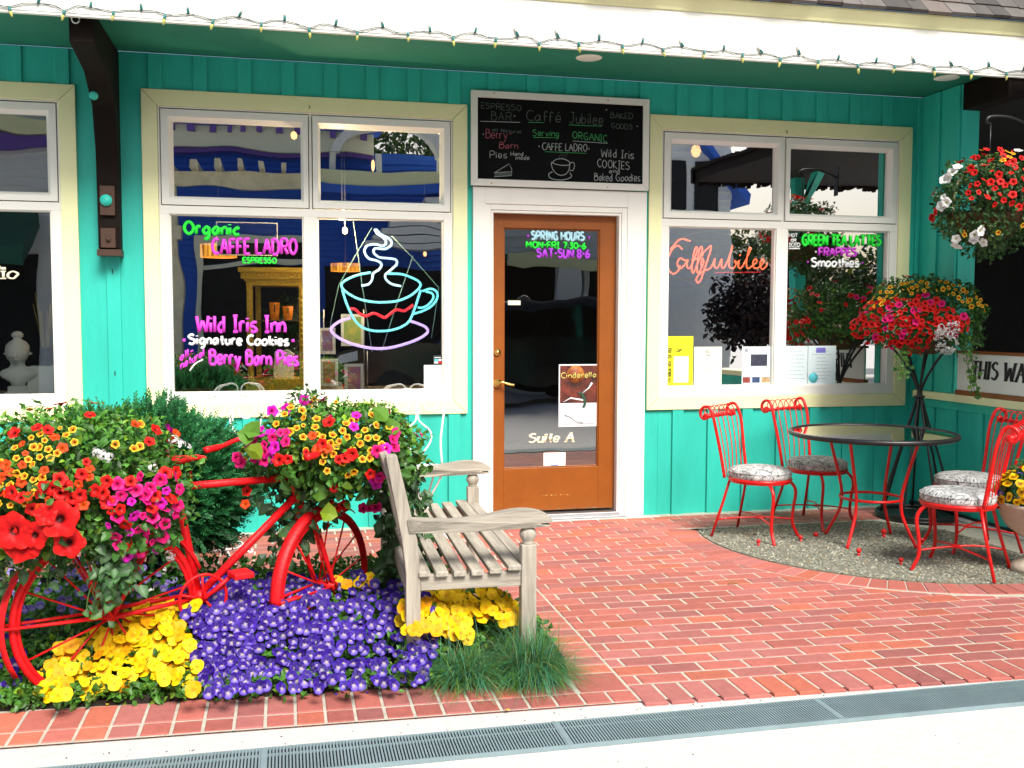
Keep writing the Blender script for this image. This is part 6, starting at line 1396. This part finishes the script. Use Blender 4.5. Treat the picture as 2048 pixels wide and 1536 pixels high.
# urn flowers
UC, UR = (2.70, -2.02, .47), (.20, .19, .13)
p1 = plant('pansy_plant', 'yellow pansies with dark centres growing in the stone urn', 'pansies', (2.70, -2.02, .37))
put('foliage', p1, join([mound_leaves(UC, UR, 700, .038, (.04, .12, .02)), mound_leaves((2.70, -2.02, .58), (.13, .12, .08), 160, .03, (.04, .12, .03))]))
def ypd(i): y = (.90, .62, .004); k_ = (.10, .02, .0); return pansy(.032, [(58, .95, .55, k_, y, y), (122, .95, .55, k_, y, y), (0, .85, .5, k_, (.5, .2, 0), y), (180, .85, .5, k_, (.5, .2, 0), y), (270, .92, .66, k_, (.5, .2, 0), y)], i)
blooms(p1, [ypd(i) for i in range(3)], on_mound(poly_samples([(1990, 1000), (2010, 960), (2060, 930), (2100, 950), (2100, 1010), (2020, 1018)], 22, 12), UC, UR, k=1.12)+mound_random(UC, UR, 14, ymin=0), .85, 1.1, .7)
blooms(p1, F_VIO+F_RED[:1], on_mound([(2000, 985), (2040, 950), (1996, 1012), (2046, 938)], UC, UR, k=1.12), .8, 1)
q = MB(); GR_ = mat('dark_grit', (.12, .11, .10), .9); LF = mat('dry_leaf_bits', (.22, .13, .05), .8)
for _ in range(420):
    x, y = random.uniform(-3.2, 3.2), random.choice((random.uniform(-3.47, -3.36), random.uniform(-5.2, -3.70), random.uniform(-3.3, -.1))); sz = random.uniform(.0015, .006); a = random.random()*6
    z0 = -.0118 if y < -3.36 else .0005
    if y > -3.36 and (x < -.1 or math.hypot(x-GC[0], y-GC[1]) < 1.5) or inside((x, y), BED): continue
    q.add([(x+sz*math.cos(a+b)*k, y+sz*math.sin(a+b)*k, z0+.002*(b > 2)) for b, k in ((0, 1), (1.5, .7), (3.1, 1.2), (4.6, .6))], [(0, 1, 2, 3)], GR_ if random.random() < .8 else LF)
tag(q.build('grit'), 'scattered grit and leaf crumbs on the paving', 'grit', kind='stuff')
# fallen petals
q = MB(); PY = mat('fallen_yellow_petal', (.82, .58, .02), .6); PV = mat('fallen_purple_petal', (.08, .05, .4), .6)
for px, py, mm in ((180, 1407, PY), (205, 1406, PY), (215, 1408, PY), (1015, 1420, PY), (1953, 1158, PY), (632, 1388, PV), (735, 1385, PV), (672, 1388, PV), (1920, 1068, PY)):
    p = at(px, py, z=.003); a = random.random()*6; q.add([(p.x+.009*k*math.cos(a+b), p.y+.009*k*math.sin(a+b), .003+.003*(j % 2)) for j, (b, k) in enumerate(((0, 1), (1.3, .7), (2.6, 1), (3.9, .8), (5.2, .9)))], [(0, 1, 2, 3, 4)], mm)
tag(q.build('fallen_petals'), 'few fallen yellow and purple petals on the paving', 'petals', kind='stuff')

# ================================================================== ACROSS THE STREET (what the windows mirror)
M['siding'] = mat('white_siding', (.86, .86, .82), .7, var=.05); M['blueside'] = mat('blue_siding', (.025, .13, .62), .6, var=.1); M['purp'] = mat('purple_trim', (.16, .08, .42), .6); M['cornice'] = mat('pale_cornice_paint', (.90, .88, .66), .6); M['oldwood'] = mat('cream_weathered_timber', (.80, .72, .48), .8, var=.2); M['slate'] = mat('dark_roof', (.05, .05, .06), .9, var=.3); M['greenpost'] = mat('green_post_paint', (.01, .12, .07), .6)
def lap(q, x0, x1, y, z0, z1, mm, st=.14):
    z = z0
    while z < z1-.01:
        zz = min(z+st, z1); q.add([(x0, y+.045, z), (x1, y+.045, z), (x1, y+.004, zz), (x0, y+.004, zz), (x0, y, z), (x1, y, z)], [(0, 1, 2, 3), (4, 5, 1, 0)], mm); z = zz
S = -12.0
wh = thing('white_house', 'white clapboard house across the street, mirrored in the right window', 'house', (4.8, S-2, 0))
q = MB(); q.box(2.4, 7.4, S-5, S, 0, 3.9, M['siding']); lap(q, 2.4, 7.4, S+.001, 2.6, 5.6, M['siding']); lap(q, 5.6, 7.4, S+.001, 0, 2.6, M['siding']); q.prism([(2.4, 3.91), (7.4, 3.91), (4.9, 6.6)], 'y', S-5, S-.001, M['siding']); at_parent(q.build('wall', None), wh)
q = MB(); 
for a, b in (((2.2, 3.7), (4.9, 6.7)), ((7.65, 3.7), (4.9, 6.7))): q.prism([a, b, (b[0], b[1]+.2), (a[0], a[1]+.2)], 'y', S-5.2, S+.35, M['blueside'])
at_parent(q.build('roof', None), wh)
q = MB(); q.box(2.5, 4.7, S+.03, S+1.4, 2.45, 2.58, M['greenpost']); q.box(2.5, 4.7, S+1.3, S+1.42, 2.3, 2.6, M['cream']); q.box(3.46, 3.8, S+1.1, S+1.4, .1, 2.44, M['siding']); q.box(4.05, 4.2, S+.6, S+.75, .1, 2.44, M['siding']); q.box(2.5, 5.5, S+.026, S+.03, .1, 2.44, M['room']); at_parent(q.build('porch', None), wh)
for x in (5.9, 6.6): q = MB(); q.box(x, x+.5, S+.03, S+.075, 3.6, 4.5, M['room']); o = at_parent(q.build('window', None), wh)
bl = thing('blue_house', 'blue clapboard house with cream cornice and timber pergola, mirrored in the left window', 'house', (-1.5, S-2, 0))
q = MB(); q.box(-4.1, 1.6, S-5, S-.001, 0, 4.5, M['blueside']); lap(q, -4.1, 1.6, S, 0, 4.4, M['blueside'], .11); at_parent(q.build('wall', None), bl)
q = MB(); q.box(-4.0, .2, S+.02, S+.30, 4.42, 4.80, M['cornice']); q.box(-4.1, .3, S+.02, S+.42, 4.8, 5.0, M['blueside']); q.box(-4.0, .2, S+.02, S+.22, 4.34, 4.415, M['purp'])
for k in range(14): q.box(-3.9+.3*k, -3.8+.3*k, S+.305, S+.40, 4.68, 4.79, M['purp'])
at_parent(q.build('cornice', None), bl)
q = MB(); q.box(-4.0, -.9, S+1.1, S+1.22, 3.6, 3.86, M['oldwood']); q.box(-3.35, -3.10, S+1.05, S+1.30, 0, 3.59, M['oldwood']); q.box(-3.42, -3.03, S+1.0, S+1.34, 2.75, 2.95, M['oldwood'])
for k in range(9): q.box(-3.95+.36*k, -3.87+.36*k, S+.2, S+1.6, 3.87, 4.02, M['oldwood'])
at_parent(q.build('pergola', None), bl)
q = MB(); q.box(-2.95, -2.85, S+.047, S+.12, 0, 2.9, M['cornice']); q.box(-1.0, -.9, S+.047, S+.12, 0, 2.9, M['cornice']); q.box(-2.849, -1.001, S+.047, S+.12, 2.75, 2.9, M['cornice']); q.box(-2.849, -1.001, S+.047, S+.10, 2.36, 2.44, M['cornice']); q.box(-2.849, -1.001, S+.047, S+.06, 0, 2.35, M['room']); q.box(-2.849, -1.001, S+.047, S+.06, 2.45, 2.74, M['room']); q.box(-.7, 1.6, S+.047, S+.06, 0, 2.35, M['room']); at_parent(q.build('shop_window', None), bl)
gp = thing('porch_gable', 'white arched porch gable and stair beside the blue house, mirrored in a window', 'porch', (.6, S, 0))
q = MB(); arc = [(.45+1.05*math.cos(a), 4.35+.62*math.sin(a)) for a in np.linspace(0, math.pi, 17)]; arc2 = [(.45+.88*math.cos(a), 4.35+.48*math.sin(a)) for a in np.linspace(math.pi, 0, 17)]
for i in range(16): q.prism([arc[i], arc[i+1], arc2[15-i], arc2[16-i]], 'y', S+.45, S+.75, M['siding'])
for x in (-.6, .2, 1.35): q.box(x, x+.1, S+.5, S+.6, 4.0, 4.4, M['siding'])
q.box(-.9, 2.3, S+.42, S+.9, 3.78, 4.02, M['cream']); q.box(-.9, 2.3, S+.42, S+.95, 3.62, 3.775, M['blueside']); at_parent(q.build('arch', None), gp)
q = MB()
for k in range(8): q.box(.0+.16*k, 2.3, S+.43, S+.9-.0*k, 2.7+.11*k, 2.795+.11*k, M['siding'])
at_parent(q.build('stair', None), gp)
wl2 = thing('grey_house', 'pale clapboard house with a dark striped awning, mirrored in the far left window', 'house', (-6.5, S-2, 0))
q = MB(); q.box(-10, -4.6, S-5, S-.001, 0, 5.6, M['siding']); lap(q, -10, -4.6, S, 0, 5.6, M['siding']); at_parent(q.build('wall', None), wl2)
q = MB(); q.prism([(S+.03, 3.3), (S+1.1, 2.6), (S+1.1, 2.3), (S+.03, 3.0)], 'x', -9, -5.55, M['greenpost']); q.box(-8.8, -5.6, S+.03, S+.05, 0, 2.5, M['room']); at_parent(q.build('awning', None), wl2)
q = MB(); q.box(-10, -4.6, S+.03, S+.25, 4.3, 4.55, M['purp']); q.box(-10, -4.6, S+.03, S+.35, 4.56, 4.8, M['cream']); at_parent(q.build('trim', None), wl2)
fe = thing('white_fence', 'white rail fence across the street', 'fence', (9, S+2.2, 0)); q = MB()
for z in (.40, .95): q.box(7.3, 13, S+2.2, S+2.25, z, z+.14, M['siding'])
for k in range(5): q.box(7.3+1.3*k, 7.42+1.3*k, S+2.26, S+2.36, 0, 1.2, M['siding'])
at_parent(q.build('rails', None), fe)
def tree(label, loc, h0, c, r, n, size, base, g=None):
    t = thing('street_tree', label, 'tree', loc, 0, g); put('crown', t, mound_leaves(c, r, n, size, base, shell=(.35, 1.05))); q = MB()
    q.tube([(0, 0, 0), (.03, .02, h0*.6), (0, 0, h0+r[2]*.4)], [.09, .07, .04], M['bracket'], 8)
    for k in range(5): a = k*1.26; q.tube([(0, 0, h0*.8), (r[0]*.5*math.cos(a), r[1]*.5*math.sin(a), c[2]-loc[2]+.1*k)], [.04, .015], M['bracket'], 6)
    q.build('trunk', t)
tree('small round dark red maple across the street', (7.0, S+1.9, 0), .9, (7.0, S+1.9, 1.55), (.85, .8, .75), 4200, .12, (.020, .010, .009), 'trees across the street')
tree('wide green tree across the street by the pavilion', (10.0, S-4, 0), 1.8, (10.0, S-4, 2.1), (2.6, 1.8, 1.6), 6500, .22, (.030, .06, .012), 'trees across the street')
tree('tall dark tree across the street beyond the fence', (14.5, S-3, 0), 2.0, (14.5, S-3, 2.2), (2.6, 1.8, 1.6), 6000, .24, (.02, .045, .012), 'trees across the street')
tree('low leafy bush across the street by the blue house', (-1.2, S+.9, 0), .4, (-1.2, S+.9, 1.0), (.55, .4, .9), 1600, .09, (.03, .09, .015), 'trees across the street')
tree('tall dark conifer behind the blue house', (-5.0, S-8, 0), 4, (-4.3, S-8, 5.5), (2.4, 2, 3.2), 3000, .22, (.02, .05, .015), 'trees across the street')
tree('broad dark tree behind the arched porch', (2.3, S-9, 0), 4, (1.6, S-9, 5.6), (2.6, 2, 2.6), 3000, .22, (.03, .08, .015), 'trees across the street')

# dark parked car behind the camera, mirrored in the door
CP = mat('black_car_paint', (.008, .009, .011), .15); CGL = mat('dark_car_glass', (.005, .006, .007), .05); HL_ = mat('headlight_lens', (.55, .58, .60), .1)
cr_ = thing('parked_car', 'black parked car across from the orange door, mirrored in its glass', 'car', (1.7, -9.2, 0))
side = smooth_pts([(-2.35, 0, .45), (-2.42, 0, .70), (-2.2, 0, .92), (-1.2, 0, 1.06), (-.65, 0, 1.14), (.1, 0, 1.62), (.9, 0, 1.74), (1.9, 0, 1.70), (2.45, 0, 1.45), (2.62, 0, .95), (2.62, 0, .45)], 4)
q = MB(); secs = [(-.90, .90), (-.86, 1.0), (.86, 1.0), (.90, .90)]; n = len(side)
vs = [(p.x, y, .35+(p.z-.35)*k if p.z > 1.1 else p.z) for y, k in secs for p in side]+[(p.x, y, .30) for y, k in secs for p in (side[0], side[-1])]
fs = [(i*n+j, i*n+j+1, (i+1)*n+j+1, (i+1)*n+j) for i in range(3) for j in range(n-1)]
q.add(vs, fs, CP, True)
for i in (0, 3): q.add([vs[i*n+j] for j in range(n)], [tuple(range(n))], CP)
q.build('body', cr_)
for y in (-.905, .905):
    q = MB(); q.prism([(-.45, 1.16), (.15, 1.52), (.85, 1.60), (.85, 1.12)], 'y', y-.006, y+.006, CGL); q.prism([(.92, 1.12), (.92, 1.60), (1.8, 1.57), (2.2, 1.38), (2.25, 1.14)], 'y', y-.006, y+.006, CGL); q.build('side_window', cr_)
for x in (-1.5, 1.65):
    for y in (-.82, .82): q = MB(); q.lathe([(0, -.1), (.27, -.1), (.33, -.07), (.33, .07), (.27, .1), (0, .1)], M['rubber'], 28, T=Matrix.Translation((x, y, .33)) @ Matrix.Rotation(R(90), 4, 'X')); q.build('wheel', cr_)
for y in (-.62, .62): q = MB(); q.prism([(-2.44, .70), (-2.05, .76), (-2.05, .90), (-2.30, .84)], 'y', y-.25, y+.29 if y > 0 else y+.25, HL_); q.build('headlight', cr_)
